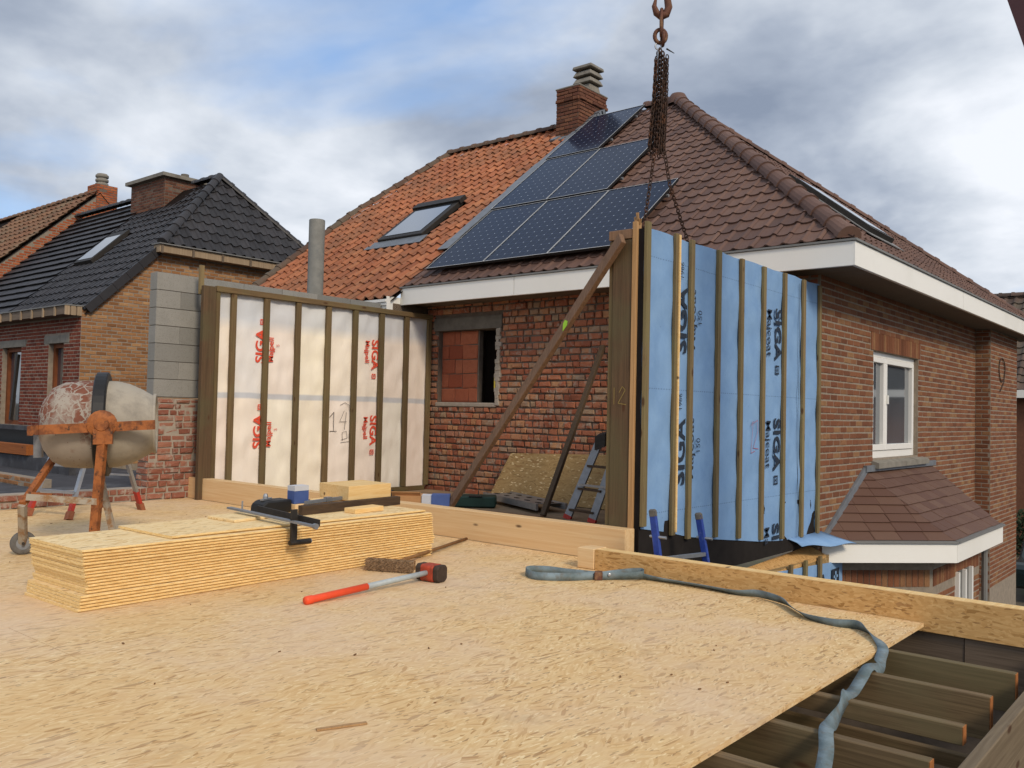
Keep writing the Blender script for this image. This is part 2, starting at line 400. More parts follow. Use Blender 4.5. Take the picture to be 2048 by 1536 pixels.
class MB:
    def __init__(s): s.v = []; s.f = []; s.r = []; s.mi = []
    def add(s, vs, fs, r=None, mi=0):
        o = len(s.v); s.v += [tuple(x) for x in vs]; s.f += [tuple(i+o for i in f) for f in fs]
        if r is None: r = random.random()
        s.r += [r]*len(fs); s.mi += [mi]*len(fs); return s
    def box(s, a, b, mi=0, r=None):
        (x0, y0, z0), (x1, y1, z1) = a, b
        x0, x1 = min(x0, x1), max(x0, x1); y0, y1 = min(y0, y1), max(y0, y1); z0, z1 = min(z0, z1), max(z0, z1)
        return s.add([(x0, y0, z0), (x1, y0, z0), (x1, y1, z0), (x0, y1, z0), (x0, y0, z1), (x1, y0, z1), (x1, y1, z1), (x0, y1, z1)],
                     [(0, 3, 2, 1), (4, 5, 6, 7), (0, 1, 5, 4), (1, 2, 6, 5), (2, 3, 7, 6), (3, 0, 4, 7)], r, mi)
    def obox(s, c, ax, ay, az, mi=0):       # centre, half vectors
        c, ax, ay, az = V(c), V(ax), V(ay), V(az)
        if ax.cross(ay).dot(az) < 0: az = -az
        vs = [c+i*ax+j*ay+k*az for k in (-1, 1) for i, j in ((-1, -1), (1, -1), (1, 1), (-1, 1))]
        return s.add(vs, [(0, 3, 2, 1), (4, 5, 6, 7), (0, 1, 5, 4), (1, 2, 6, 5), (2, 3, 7, 6), (3, 0, 4, 7)], None, mi)
    def bar(s, p, q, wdt, thk, up=(0, 0, 1), mi=0):      # rectangular bar from p to q; thk measured along 'up'
        p, q = V(p), V(q); d = q-p; L = d.length; d.normalize()
        side = d.cross(V(up)); side.normalize(); u2 = side.cross(d)
        return s.obox((p+q)/2, d*L/2, side*wdt/2, u2*thk/2, mi)
    def prism(s, poly, axis_vec, mi=0):      # planar polygon (3D points) extruded by a vector
        a = [V(p) for p in poly]; d = V(axis_vec); n = len(a)
        nrm = Vector((0, 0, 0))
        for i in range(n): nrm += a[i].cross(a[(i+1) % n])
        if nrm.dot(d) > 0: a.reverse()
        vs = a+[p+d for p in a]
        fs = [tuple(range(n)), tuple(range(2*n-1, n-1, -1))]+[((i+1) % n, i, n+i, n+(i+1) % n) for i in range(n)]
        return s.add(vs, fs, None, mi)
    def tube(s, pts, rad, seg=8, cap=True, mi=0):
        pts = [V(p) for p in pts]; n = len(pts); rr = rad if isinstance(rad, (list, tuple)) else [rad]*n
        vs = []; prev = None
        for i, p in enumerate(pts):
            d = (pts[min(i+1, n-1)]-pts[max(i-1, 0)]).normalized()
            if prev is None:
                a = Vector((0, 0, 1)) if abs(d.z) < .9 else Vector((1, 0, 0)); x = d.cross(a).normalized()
            else: x = (prev-d*prev.dot(d)).normalized()
            prev = x; y = d.cross(x)
            vs += [p+(x*math.cos(t)+y*math.sin(t))*rr[i] for t in [2*math.pi*k/seg for k in range(seg)]]
        fs = [(i*seg+k, i*seg+(k+1) % seg, (i+1)*seg+(k+1) % seg, (i+1)*seg+k) for i in range(n-1) for k in range(seg)]
        if cap: fs += [tuple(range(seg-1, -1, -1)), tuple((n-1)*seg+k for k in range(seg))]
        return s.add(vs, fs, None, mi)
    def lathe(s, c, axis, prof, seg=24, mi=0):   # prof: (distance along axis, radius)
        c, d = V(c), V(axis).normalized(); a = Vector((0, 0, 1)) if abs(d.z) < .9 else Vector((1, 0, 0))
        x = d.cross(a).normalized(); y = d.cross(x); vs = []
        for h, r in prof: vs += [c+d*h+(x*math.cos(t)+y*math.sin(t))*r for t in [2*math.pi*k/seg for k in range(seg)]]
        fs = [(i*seg+k, i*seg+(k+1) % seg, (i+1)*seg+(k+1) % seg, (i+1)*seg+k) for i in range(len(prof)-1) for k in range(seg)]
        return s.add(vs, fs, None, mi)
    def mesh(s, name, mats, smooth=False, off=None):
        me = bpy.data.meshes.new(name)
        vs = s.v if off is None else [(x-off[0], y-off[1], z-off[2]) for x, y, z in s.v]
        me.from_pydata(vs, [], s.f)
        for m in (mats if isinstance(mats, (list, tuple)) else [mats]): me.materials.append(MATS[m])
        at = me.attributes.new('rnd', 'FLOAT', 'FACE'); at.data.foreach_set('value', s.r)
        me.polygons.foreach_set('material_index', s.mi)
        if smooth: me.polygons.foreach_set('use_smooth', [True]*len(me.polygons))
        me.update(); return me
    def build(s, name, mats, parent=None, bev=0, smooth=False):
        xs, ys, zs = zip(*s.v); off = ((min(xs)+max(xs))/2, (min(ys)+max(ys))/2, min(zs))
        o = link(name, s.mesh(name, mats, smooth, off), parent, Matrix.Translation(off))
        if bev:
            md = o.modifiers.new('bevel', 'BEVEL'); md.width = bev; md.segments = 1; md.limit_method = 'ANGLE'
        return o
def box(name, a, b, mat, parent=None, bev=0): return MB().box(a, b).build(name, mat, parent, bev)

def frame_matrix(o, u, v, n):
    return Matrix(((u[0], v[0], n[0], o[0]), (u[1], v[1], n[1], o[1]), (u[2], v[2], n[2], o[2]), (0, 0, 0, 1)))

# lettering: flat print, a sheet of glyph faces laid on the surface
def lettering(name, body, size, mat, o, u, v, n, parent, offset=0, sx=1.0, shear=0):
    cu = bpy.data.curves.new(name, 'FONT'); cu.body = body; cu.size = size; cu.offset = offset; cu.resolution_u = 3; cu.shear = shear
    ob = bpy.data.objects.new(name, cu); COL.objects.link(ob)
    dg = bpy.context.evaluated_depsgraph_get()
    me = bpy.data.meshes.new_from_object(ob.evaluated_get(dg))
    bpy.data.objects.remove(ob); bpy.data.curves.remove(cu)
    me.materials.clear(); me.materials.append(MATS[mat])
    for vt in me.vertices: vt.co.x *= sx
    o = V(o)+V(n)*.003
    return link(name, me, parent, frame_matrix(o, u, v, n))

# ---- pieces laid on a plane: bricks
def brick_meshes(tag_, mat, k=6, rough=.0, ch=.05):
    out = []
    for i in range(k):
        j = lambda s=1: random.uniform(-rough, rough)*s
        b = [(0, 0), (1, 0), (1, 1), (0, 1)]
        vs = [(x+j(.5), y+j(.6), 0) for x, y in b]+[(x+j(), y+j(1.3), .8+j()) for x, y in b]
        cx = ch
        vs += [(min(max(x, cx[0]), 1-cx[0])+j(), min(max(y, cx[1]), 1-cx[1])+j(), 1+j(2)) for x, y in b]
        fs = [(0, 1, 5, 4), (1, 2, 6, 5), (2, 3, 7, 6), (3, 0, 4, 7), (4, 5, 9, 8), (5, 6, 10, 9), (6, 7, 11, 10), (7, 4, 8, 11), (8, 9, 10, 11)]
        out.append((vs, fs))
    return out
def lay_bricks(parent, mat, o, u, v, n, rects, nobj=0, pick=None, rough=.02, proud=(.004, .010), name='brick', depth=.03, ch=(.035, .12)):
    """rects: (u0,u1,v0,v1) in metres on the plane; the largest-showing nobj become objects, the rest one joined part"""
    o, u, v, n = V(o), V(u), V(v), V(n)
    var = brick_meshes(name, mat, 6, rough, ch)
    mes = []
    for vs, fs in var:
        mb = MB(); mb.add(vs, fs, 0.0); mes.append(mb.mesh(name, mat))
    def score(r):
        c = o+u*(r[0]+r[1])/2+v*(r[2]+r[3])/2
        return (r[1]-r[0])*(r[3]-r[2])/((c-CAM).length**2)*(pick(c) if pick else 1)
    rects = sorted(rects, key=score, reverse=True)
    rest = MB()
    for i, (a, b, c, d) in enumerate(rects):
        dp = depth+random.uniform(*proud); p = o+u*a+v*c-n*depth
        k = random.randrange(6)
        if i < nobj:
            link(name, mes[k], parent, frame_matrix(p, u*(b-a), v*(d-c), n*dp))
        else:
            vs, fs = var[k]
            rest.add([p+u*(b-a)*x+v*(d-c)*y+n*dp*z for x, y, z in vs], fs)
    if rest.v: tag(rest.build(name+'work', mat, parent), kind='stuff')
def bond(wid, hgt, L, H, gap, holes=(), ragged=0, header=False, keep=None, start=0.0):
    out = []; v = 0; row = 0
    while v+H*.5 < hgt:
        h = H*(1+random.uniform(-ragged, ragged)*.5)
        u = -(L/2 if row % 2 else 0)-start
        while u < wid:
            l = L
            if header and random.random() < header: l = L*random.choice((.5, .5, .55, .75))
            l *= 1+random.uniform(-ragged, ragged)
            a, b = max(u, 0), min(u+l, wid); u += l
            if b-a < L*.2: continue
            g = gap*(1+random.uniform(-.5, .8)*min(1, ragged*4))
            segs = [(a, b)]
            c0, c1 = v, min(v+h, hgt)
            for (h0, h1, g0, g1) in holes:
                if c1 > g0+.02 and c0 < g1-.02:
                    new = []
                    for s0, s1 in segs:
                        if s1 <= h0 or s0 >= h1: new.append((s0, s1)); continue
                        if s0 < h0: new.append((s0, h0))
                        if s1 > h1: new.append((h1, s1))
                    segs = new
            for s0, s1 in segs:
                if s1-s0 > .04 and (keep is None or keep((s0+s1)/2, (c0+c1)/2)):
                    out.append((s0+g/2, s1-g/2, c0+g/2, c1-g/2))
        v += h; row += 1
    return out

# ---- roof tiles
def tile_geo(wd, ln, kind, lift=.035):
    """local: x across, y up the slope, z normal; front edge at y=0"""
    if kind == 'pan': ts = [0, .12, .28, .45, .58, .68, .80, .92, 1.03]; h = lambda t: (-.014*math.sin(math.pi*t/.58) if t < .58 else .036*math.sin(math.pi*min(1, (t-.58)/.45)))
    elif kind == 'roll': ts = [0, .2, .45, .66, .73, .80, .88, .95, 1.02]; h = lambda t: (-.004*math.sin(math.pi*t/.66) if t < .66 else .020*math.sin(math.pi*min(1, (t-.66)/.36)))
    elif kind == 'double': ts = [0, .1, .25, .4, .5, .6, .75, .9, 1.0]; h = lambda t: .016*abs(math.sin(2*math.pi*t))-.006
    else: ts = [0, .04, .5, .96, 1.0]; h = lambda t: .0 if .02 < t < .98 else -.006
    top = [(t*wd, 0, lift+h(t)) for t in ts]; back = [(t*wd, ln, h(t)) for t in ts]
    if kind in ('pan', 'roll'): top = [(x, -.018*math.sin(math.pi*min(1, max(0, (x/wd-.05)/.55))) , z) for x, y, z in top]
    bot = [(x, y+.004, z-.024) for x, y, z in top]; k = len(ts)
    vs = top+back+bot
    fs = [(i, i+1, k+i+1, k+i) for i in range(k-1)]+[(2*k+i, 2*k+i+1, i+1, i) for i in range(k-1)]
    return vs, fs
def clip_poly(pts, poly):
    for i in range(len(poly)):
        (ax, ay), (bx, by) = poly[i], poly[(i+1) % len(poly)]
        def side(p): return (bx-ax)*(p[1]-ay)-(by-ay)*(p[0]-ax)
        out = []
        for j in range(len(pts)):
            p, q = pts[j], pts[(j+1) % len(pts)]; sp, sq = side(p), side(q)
            if sp >= 0: out.append(p)
            if (sp >= 0) != (sq >= 0):
                t = sp/(sp-sq); out.append(tuple(p[k]+(q[k]-p[k])*t for k in range(3)))
        pts = out
        if len(pts) < 3: return []
    return pts
def lay_tiles(parent, mat, o, u, s, poly, wd, gauge, kind, nobj=0, holes=(), name='roof_tile', lift=.035, pick=None, jit=.004):
    """poly: convex, counter-clockwise in (u,s) metres"""
    o, u, s = V(o), V(u).normalized(), V(s).normalized(); n = u.cross(s)
    vs, fs = tile_geo(wd, gauge*1.18, kind, lift); mb = MB(); mb.add(vs, fs, 0.0); me = mb.mesh(name, mat, smooth=False)
    us = [p[0] for p in poly]; ss = [p[1] for p in poly]
    inside = lambda x, y: all((b[0]-a[0])*(y-a[1])-(b[1]-a[1])*(x-a[0]) >= -1e-6 for a, b in zip(poly, poly[1:]+poly[:1]))
    whole = []; rest = MB()
    for j in range(int((max(ss)-min(ss))/gauge)+2):
        for i in range(int((max(us)-min(us))/wd)+2):
            x, y = min(us)+i*wd, min(ss)+j*gauge
            if any(h0 < x+wd/2 < h1 and g0 < y+gauge/2 < g1 for h0, h1, g0, g1 in holes): continue
            cs = [inside(a, b) for a, b in ((x, y+.001), (x+wd, y+.001), (x+wd, y+gauge), (x, y+gauge))]
            if all(cs): whole.append((x, y))
            else:
                r = random.random()
                for f in fs:
                    pts = clip_poly([(vs[k][0]+x, vs[k][1]+y, vs[k][2]) for k in f], poly)
                    if pts: rest.add([o+u*p[0]+s*p[1]+n*p[2] for p in pts], [tuple(range(len(pts)))], r)
    def score(q):
        c = o+u*(q[0]+wd/2)+s*(q[1]+gauge/2); d = c-CAM
        return abs(n.dot(d.normalized()))/d.length_squared*(pick(c) if pick else 1)
    whole.sort(key=score, reverse=True)
    for i, (x, y) in enumerate(whole):
        j = lambda: random.uniform(-jit, jit)
        p = o+u*(x+j())+s*(y+j()*1.5)+n*(j()*.8)
        if i < nobj: link(name, me, parent, frame_matrix(p, u+n*j()*2, s, n))
        else: rest.add([p+u*a+s*b+n*c for a, b, c in vs], fs)
    if rest.v: tag(rest.build(name+'s', mat, parent), kind='stuff')
def ridge_tiles(parent, mat, p, q, rad, step, name='ridge_tile', seg=8, lift=0.0, up=(0, 0, 1)):
    p, q = V(p), V(q); d = q-p; L = d.length; d.normalize(); side = d.cross(V(up)).normalized(); upv = side.cross(d)
    k = max(1, round(L/step)); st = L/k
    vs = []
    for (h, r) in ((-.02, rad*1.14), (st*.18, rad*1.12), (st*.2, rad), (st*1.02, rad*.96)):
        vs += [(math.cos(t)*r, h, math.sin(t)*r) for t in [math.pi*i/seg for i in range(seg+1)]]
    fs = [(a*(seg+1)+i, (a+1)*(seg+1)+i, (a+1)*(seg+1)+i+1, a*(seg+1)+i+1) for a in range(3) for i in range(seg)]
    fs.append(tuple(range(seg+1)))
    mb = MB(); mb.add(vs, fs, 0.0); me = mb.mesh(name, mat)
    for i in range(k):
        link(name, me, parent, frame_matrix(p+d*st*i+upv*lift, side, d, upv))

# ================================================================== SETTING
GZ = -3.0
gr = MB()
gr.add([(-1500, -1500, GZ), (1500, -1500, GZ), (1500, 1500, GZ), (-1500, 1500, GZ)], [(0, 1, 2, 3)])
tag(gr.build('ground', 'earth'), kind='structure')
rd = MB(); rd.add([(2.5, -60, GZ+.004), (9, -60, GZ+.004), (9, 120, GZ+.004), (2.5, 120, GZ+.004)], [(0, 1, 2, 3)])
tag(rd.build('road', 'tarmac'), kind='structure')

# new first-floor deck of OSB sheets
floor = MB().box((-10.48, -1.2, -.30), (-9.9, 6.05, -.026)).build('floor', 'dark_timber'); tag(floor, kind='structure')
xs = [-1.49, -2.165, -2.84, -3.51, -4.18, -5.04, -5.90, -6.58, -7.26, -7.94, -8.62, -9.30, -9.98, -10.49]
for i in range(len(xs)-1):
    x1, x0 = xs[i], xs[i+1]
    yend = 5.625 if x0 > -3.9 else 6.05
    cuts = [-1.2, (1.9, .6, 2.9, 1.3)[i % 4], yend] if i % 3 else [-1.2, .4, 3.52, yend]
    for a, b in zip(cuts, cuts[1:]):
        g = .004 if i in (4, 5, 6) else .0022
        box('osb_panel', (x0+g/2, a+.0015, -.022), (x1-(g/2 if i else 0), b-.0015, random.uniform(-.0006, .0006)), 'osb_deck', floor)
# ground-floor shell under the deck, old floor behind the kerb
box('lower_wall', (-10.4, 5.72, GZ), (-.7, 5.80, -.36), 'mortar_dark'); tag(bpy.data.objects['lower_wall'], kind='structure')
o = box('room_floor', (-10.2, 6.2, -.14), (-3.95, 10.08, -.08), 'room_floor'); tag(o, kind='structure')

# ------------------------------------------------------------------ kerb and edge timbers
t_ = thing('kerb_beam', (-7, 6.13, 0), 'long pale solid timber sole beam lying across the deck in front of the recess', 'beam')
MB().box((-10.53, 6.055, 0), (-3.86, 6.195, .268)).build('timber', 'kerb_wood', t_, .004)
t_ = thing('edge_beam', (-2.2, 5.7, 0), 'OSB-faced edge beam along the right rear side of the deck', 'beam')
MB().box((-3.86, 5.632, -.05), (-.2, 5.654, .156)).build('osb_face', 'osb_rim', t_)
MB().box((-3.86, 5.657, -.05), (-.2, 5.78, .152)).build('core', 'light_wood_y', t_)
MB().box((-4.02, 5.625, .002), (-3.865, 5.80, .158)).build('end_block', 'kerb_wood', t_, .004)
box('ledger', (-3.86, 5.66, -.36), (-1.28, 5.72, -.055), 'grey_wood', t_)
box('ledger', (-1.275, 5.655, -.36), (-.2, 5.72, -.055), 'grey_wood', t_)
# joists of the bay that has no sheet on it yet
labs = ['joist nearest the OSB edge beam, end grain showing', 'second joist from the OSB edge beam', 'third joist from the OSB edge beam, greenish top', 'fourth joist from the OSB edge beam', 'fifth joist from the OSB edge beam, at the bottom of the picture', 'joist nearest the camera, hidden mostly under the deck']
for i, y in enumerate((4.935, 4.435, 3.94, 3.46, 2.985, 2.5)):
    e = -.885 + random.uniform(-.008, .008)
    j = thing('joist', (-2, y, -.24), 'treated timber floor '+labs[i], 'joist', 'floor joists at the open edge of the deck')
    zb = -.10 if i == 2 else -.215
    MB().box((-4.2, y-.026, zb), (e, y+.026, -.024)).build('timber', 'joist_wood', j, .003)
    MB().box((e, y-.025, zb+.002), (e+.003, y+.025, -.026)).build('end_grain', 'joist_end', j)
for i, y in enumerate((4.72, 4.22, 3.73, 3.24)):
    j = thing('ceiling_batten', (-2, y, -.3), ('thin lower batten between the first and second joists from the edge beam', 'thin lower batten between the second and third joists from the edge beam', 'thin lower batten between the third and fourth joists from the edge beam', 'thin lower batten between the fourth and fifth joists from the edge beam')[i], 'batten', 'battens below the joists')
    MB().box((-4.2, y-.02, -.30), (-.80, y+.02, -.235)).build('timber', 'joist_wood', j, .003)
bm = thing('trimmer_beam', (-.76, 3, -.3), 'weathered grey timber beam at the lower right corner of the deck', 'beam')
MB().box((-.785, -1, -.30), (-.735, 5.63, 0)).build('timber', 'beam_wood', bm, .004)
bd = thing('timber_offcut', (-1.2, 4.2, -1.5), 'thin reddish batten leaning in the dark gap below the joists', 'batten')
MB().bar((-1.25, 4.05, -1.6), (-1.02, 4.22, -.35), .05, .03).build('batten', 'brace_wood', bd)

# ================================================================== MAIN HOUSE (brown tiles, right)
XW, YF, YE, XE, ZE, K = -3.82, 10.09, 9.56, -3.26, 3.135, .792
AP = V(-8.33, 14.63, 7.15); PX = -10.32; YB = 19.9
house = thing('brick_house', (-6, 15, GZ), 'brick house with dark brown hipped tile roof, white eaves boards and a solar array', 'house')
X, Y, Z = V(1, 0, 0), V(0, 1, 0), V(0, 0, 1)
# recess wall (faces -Y)
w0, w1, v0, v1 = -10.05, -8.80, 1.33, 2.47
fw = MB()
for a, b in (((PX, YF, -.2), (XW-.002, YF+.3, v0)), ((PX, YF, v1), (XW-.002, YF+.3, 3.0)), ((PX, YF, v0), (w0, YF+.3, v1)), ((w1, YF, v0), (XW-.002, YF+.3, v1))): fw.box((a[0], a[1]+.022, a[2]), b)
fwall = fw.build('rear_wall', 'mortar_dark', house)
hol = [(w0-PX, w1-PX, v0+.2, v1+.2), (w0-PX-.08, w1-PX+.12, v1+.2, v1+.42)]
rec = bond(XW-PX-.02, 3.15, .225, .098, .018, hol, ragged=.16, header=.78)
lay_bricks(fwall, 'brick_recess', (PX, YF, -.2), X, Z, -Y, rec, 150, lambda c: 1 if (-8.6 < c.x < -6.8 and c.z > .1) else .2, rough=.075, proud=(-.010, .020), ch=(.09, .2))
box('lintel', (w0-.08, YF-.018, v1+.002), (w1+.11, YF+.1, v1+.20), 'concrete_dark', fwall)
jm = MB()
for i in range(22):
    z = v0-.03+i*.053; jm.obox((w1+.045+random.uniform(-.012, .012), YF-.004+random.uniform(-.008, .008), z+.02), (.045+random.uniform(-.02, .02), 0, random.uniform(-.008, .008)), (0, .022, 0), (random.uniform(-.004, .004), 0, .034))
tag(jm.build('jamb_mortar', 'mortar_pale', fwall, .008), kind='stuff')
MB().box((w0-.02, YF-.02, v0-.07), (w1+.02, YF+.03, v0-.002)).build('sill_mortar', 'mortar_pale', fwall, .012)
blk = []
for r in range(5):
    u = 0
    for l in ((.30, .30, .20), (.16, .30, .34), (.30, .16, .34), (.16, .30, .34), (.28, .12, .40))[r]:
        blk.append((u+.006, min(u+l, .78)-.006, r*.228+.006, (r+1)*.228-.006)); u += l
lay_bricks(fwall, 'hollow_block', (w0, YF+.10, v0), X, Z, -Y, blk, 20, rough=.03, name='hollow_block', proud=(0, .01))
box('infill_mortar', (w0, YF+.112, v0), (w0+.80, YF+.2, v1-.002), 'mortar_dark', fwall)
box('opening_shade', (w0+.80, YF+.27, v0), (w1, YF+.29, v1), 'void_shade', fwall)  # near-black sheet, its colour stands in for the shade inside the opening
box('foam_dab', (w1-.012, YF-.024, 1.52), (w1+.012, YF-.004, 1.72), 'tape_yellow', fwall)
# right wall (faces +X), with window
wy0, wy1, wz0, wz1 = 11.97, 14.02, .68, 2.12
rw = MB()
for a, b in (((XW-.3, YF, GZ), (XW, YB, wz0)), ((XW-.3, YF, wz1), (XW, YB, 2.95)), ((XW-.3, YF, wz0), (XW, wy0, wz1)), ((XW-.3, wy1, wz0), (XW, YB, wz1))): rw.box(a, b)
rwall = rw.build('street_wall', 'mortar', house)
sl = .24
hol = [(wy0-YF-.001, wy1-YF+.001, wz0-GZ, wz1-GZ), (wy0-YF-.12, wy1-YF+.12, wz1-GZ, wz1-GZ+sl), (17.6-YF, 30, 0, 6)]
rec = bond(YB-YF, 5.95, .225, .0775, .013, hol, ragged=.02, keep=lambda a, b: b > 1.6)
lay_bricks(rwall, 'brick_right', (XW, YF, GZ), Y, Z, X, rec, 150, lambda c: 1 if c.z > .3 or c.y < 11 else .05, rough=.012, proud=(.003, .007))
for i in range(int((wy1-wy0+.22)/.075)):
    y = wy0-.11+i*.075
    MB().box((XW-.03, y+.005, wz1+.004), (XW+.008+random.uniform(0, .003), y+.07, wz1+sl-.005)).build('soldier_brick', 'brick_right', rwall)
pw_ = box('projecting_wall', (XW+.001, 17.6, GZ), (XW+.25, 19.9, 2.868), 'mortar', house)
lay_bricks(pw_, 'brick_right', (XW+.25, 17.6, GZ), Y, Z, X, bond(2.3, 5.86, .225, .0775, .013, ragged=.02, keep=lambda a, b: b > 1.2), 0, rough=.012, proud=(.003, .007))
lay_bricks(pw_, 'brick_right', (XW, 17.6, GZ), X, Z, -Y, bond(.25, 5.86, .225, .0775, .013, ragged=.02, keep=lambda a, b: b > 1.2), 0, rough=.012, proud=(.003, .007))
# window
win = MB()
d0, d1 = XW-.13, XW-.06
for a, b in (((d0, wy0, wz0), (d1, wy1, wz0+.10)), ((d0, wy0, wz1-.07), (d1, wy1, wz1)), ((d0, wy0, wz0+.1), (d1, wy0+.07, wz1-.07)), ((d0, wy1-.07, wz0+.1), (d1, wy1, wz1-.07))): win.box(a, b)
window = win.build('window', 'white_pvc', house, .006)
ym = 12.62
for a, b in ((wy0+.075, ym), (ym+.01, wy1-.075)):
    sb = MB(); z0, z1 = wz0+.105, wz1-.075
    for p, q in (((d0+.02, a, z0), (d1+.02, b, z0+.08)), ((d0+.02, a, z1-.07), (d1+.02, b, z1)), ((d0+.02, a, z0+.08), (d1+.02, a+.07, z1-.07)), ((d0+.02, b-.07, z0+.08), (d1+.02, b, z1-.07))): sb.box(p, q)
    sb.build('sash', 'white_pvc', window, .005)
    box('pane', (d0+.03, a+.06, z0+.07), (d0+.036, b-.06, z1-.06), 'pane_grey', window)
box('handle', (d1+.022, ym+.03, 1.42), (d1+.05, ym+.055, 1.54), 'white_pvc', window)
MB().prism([(XW-.05, wy0-.04, wz0-.005), (XW+.10, wy0-.04, wz0-.05), (XW+.10, wy0-.04, wz0-.12), (XW-.05, wy0-.04, wz0-.12)], (0, wy1-wy0+.3, 0)).build('sill', 'concrete', window)
# cable loop on the far part of the wall
lp = [V(XW+.27, 18.45+.25*math.cos(a)*1.0, 2.18+.22*math.sin(a)) for a in [2*math.pi*i/20 for i in range(21)]]+[V(XW+.27, 18.6, 1.95), V(XW+.27, 18.3, 1.78)]
MB().tube(lp, .010, 5).build('cable_loop', 'cable_brown', house)
# eaves
fb = MB(); fb.box((PX-.06, YE, 2.855), (XE, YE+.025, ZE-.012))
fas = fb.build('fascia', 'white_paint', house, .003)
for a, b in ((-10.38, -8.03), (-8.02, -5.6), (-5.59, XE)): box('fascia_board', (a+.004, YE-.012, 2.858), (b, YE-.002, ZE-.016), 'white_paint', fas)
f2 = box('fascia', (XE-.025, YE+.0255, 2.855), (XE, YB+.5, ZE-.012), 'white_paint', house)
for a, b in ((YE-.012, 14.2), (14.21, 18.6), (18.61, 21.4)): box('fascia_board', (XE+.002, a, 2.858), (XE+.012, b, ZE-.016), 'white_paint', f2)
box('eave_trim', (PX-.06, YE-.035, ZE-.011), (XE+.035, YE+.05, ZE+.012), 'grey_trim', house)
box('eave_trim', (XE-.05, YE+.051, ZE-.011), (XE+.035, YB+.5, ZE+.012), 'grey_trim', house)
box('soffit', (PX-.06, YE+.026, 2.872), (XE-.026, YF+.05, 2.9), 'soffit_wood', house)
box('soffit', (XW-.1, YF+.051, 2.872), (XE-.026, YB+.5, 2.9), 'soffit', house)
# roof: front (-Y) and right (+X) slopes
su = V(0, 1, K).normalized(); L1 = math.hypot(1, K)
rb = MB(); dn = .05
rb.add([(PX, YE, ZE-dn), (XE, YE, ZE-dn), (AP.x, AP.y, AP.z-dn), (PX, AP.y, AP.z-dn)], [(0, 1, 2, 3)])
rb.add([(XE, YE, ZE-dn), (XE, YB+.3, ZE-dn), (AP.x, AP.y, AP.z-dn)], [(0, 1, 2)])
rb.add([(PX, 19.7, ZE-dn), (PX, AP.y, AP.z-dn), (AP.x, AP.y, AP.z-dn), (XE, YB+.3, ZE-dn)], [(0, 1, 2, 3)])
roof = rb.build('roof', 'roof_backing', house)
run = (AP.y-YE)*L1
lay_tiles(roof, 'tile_brown', (PX, YE+.03, ZE+.03*K), X, su, [(.0, 0), (XE-PX, 0), (AP.x-PX, run-.04), (0, run-.04)], .203, .253, 'roll', 290, lift=.022, jit=.006,
          pick=lambda c: .05 if (c.x < -6.4-.0 and c.y < 11.4) or (c.x < -7.9 and c.y < 13) or c.x < -8.95 else 1)
rs = V(-1, 0, K).normalized(); run2 = (XE-AP.x)*L1
lay_tiles(roof, 'tile_brown', (XE-.03, YE, ZE+.03*K), Y, rs, [(0, 0), (YB+.3-YE, 0), (AP.y-YE, run2-.04)], .203, .253, 'roll', 60, lift=.022, jit=.006, holes=[(2.3, 3.45, .8, 2.4)])
ridge_tiles(roof, 'tile_brown', (XE-.10, YE+.10, ZE+.05), AP+V(0, 0, .04), .122, .40, 'hip_tile')
ridge_tiles(roof, 'tile_brown', (XE-.05, YB+.2, ZE+.03), AP+V(0, 0, .03), .09, .40, 'hip_tile')
ridge_tiles(roof, 'tile_brown', (-9.0, AP.y, AP.z+.02), AP+V(0, 0, .02), .12, .36, 'ridge_tile')
MB().lathe(AP+V(.02, -.02, -.06), (0, 0, 1), [(0, .2), (.1, .19), (.2, .13), (.24, .02)], 14).build('hip_cap', 'tile_brown', roof, smooth=True)
# lead strip along the party line
ls = MB()
for i in range(14):
    a = i/14; p = V(PX-.02, YE+.9, ZE+.9*K)+V(0, 4.05, 4.05*K)*a; q = p+V(0, 4.05, 4.05*K)/14
    ls.obox((p+q)/2+V(0, -.03, .045), (q-p)*.5, (.11+random.uniform(-.02, .02), 0, 0), V(0, -K, 1).normalized()*.006)
ls.build('lead_strip', 'lead', roof)
# roof window in the right slope
rn = V(K, 0, 1).normalized()
def rp(y, s, h=0): return V(XE, y, ZE)+rs*s+rn*h
rwn = MB(); rwn.prism([rp(11.95, .85, .03), rp(12.95, .85, .03), rp(12.95, 2.3, .03), rp(11.95, 2.3, .03)], rn*.09)
sk = rwn.build('roof_window', 'steel_dark', house)
MB().prism([rp(12.03, .95, .122), rp(12.87, .95, .122), rp(12.87, 2.2, .122), rp(12.03, 2.2, .122)], rn*.006).build('pane', 'pane_dark', sk)
MB().prism([rp(11.75, .7, .045), rp(13.15, .7, .045), rp(13.15, 2.45, .045), rp(11.75, 2.45, .045)], rn*.01).build('flashing', 'grey_trim', sk)
# chimney
cx0, cx1, cy0, cy1 = -10.90, -10.32, 14.2, 15.18
ch = MB().box((cx0+.01, cy0+.01, 6.2), (cx1-.01, cy1-.01, 7.80)).build('chimney', 'mortar_dark', house)
for (oo, uu, nn, wd) in (((cx0, cy0, 6.5), X, -Y, cx1-cx0), ((cx1, cy0, 6.5), Y, X, cy1-cy0)):
    lay_bricks(ch, 'brick_chimney', oo, uu, Z, nn, bond(wd, 1.02, .21, .075, .012, ragged=.03), 30, rough=.03, proud=(.0, .012))
    lay_bricks(ch, 'brick_chimney', V(oo)+V(nn)*.035+V(0, 0, 1.02), uu, Z, nn, bond(wd, .08, .21, .075, .012, ragged=.03), 5, rough=.03, proud=(.0, .012), depth=.05)
    lay_bricks(ch, 'brick_chimney', V(oo)+V(nn)*.006+V(0, 0, 1.10), uu, Z, nn, bond(wd, .23, .21, .075, .012, ragged=.03), 9, rough=.03, proud=(.0, .012))
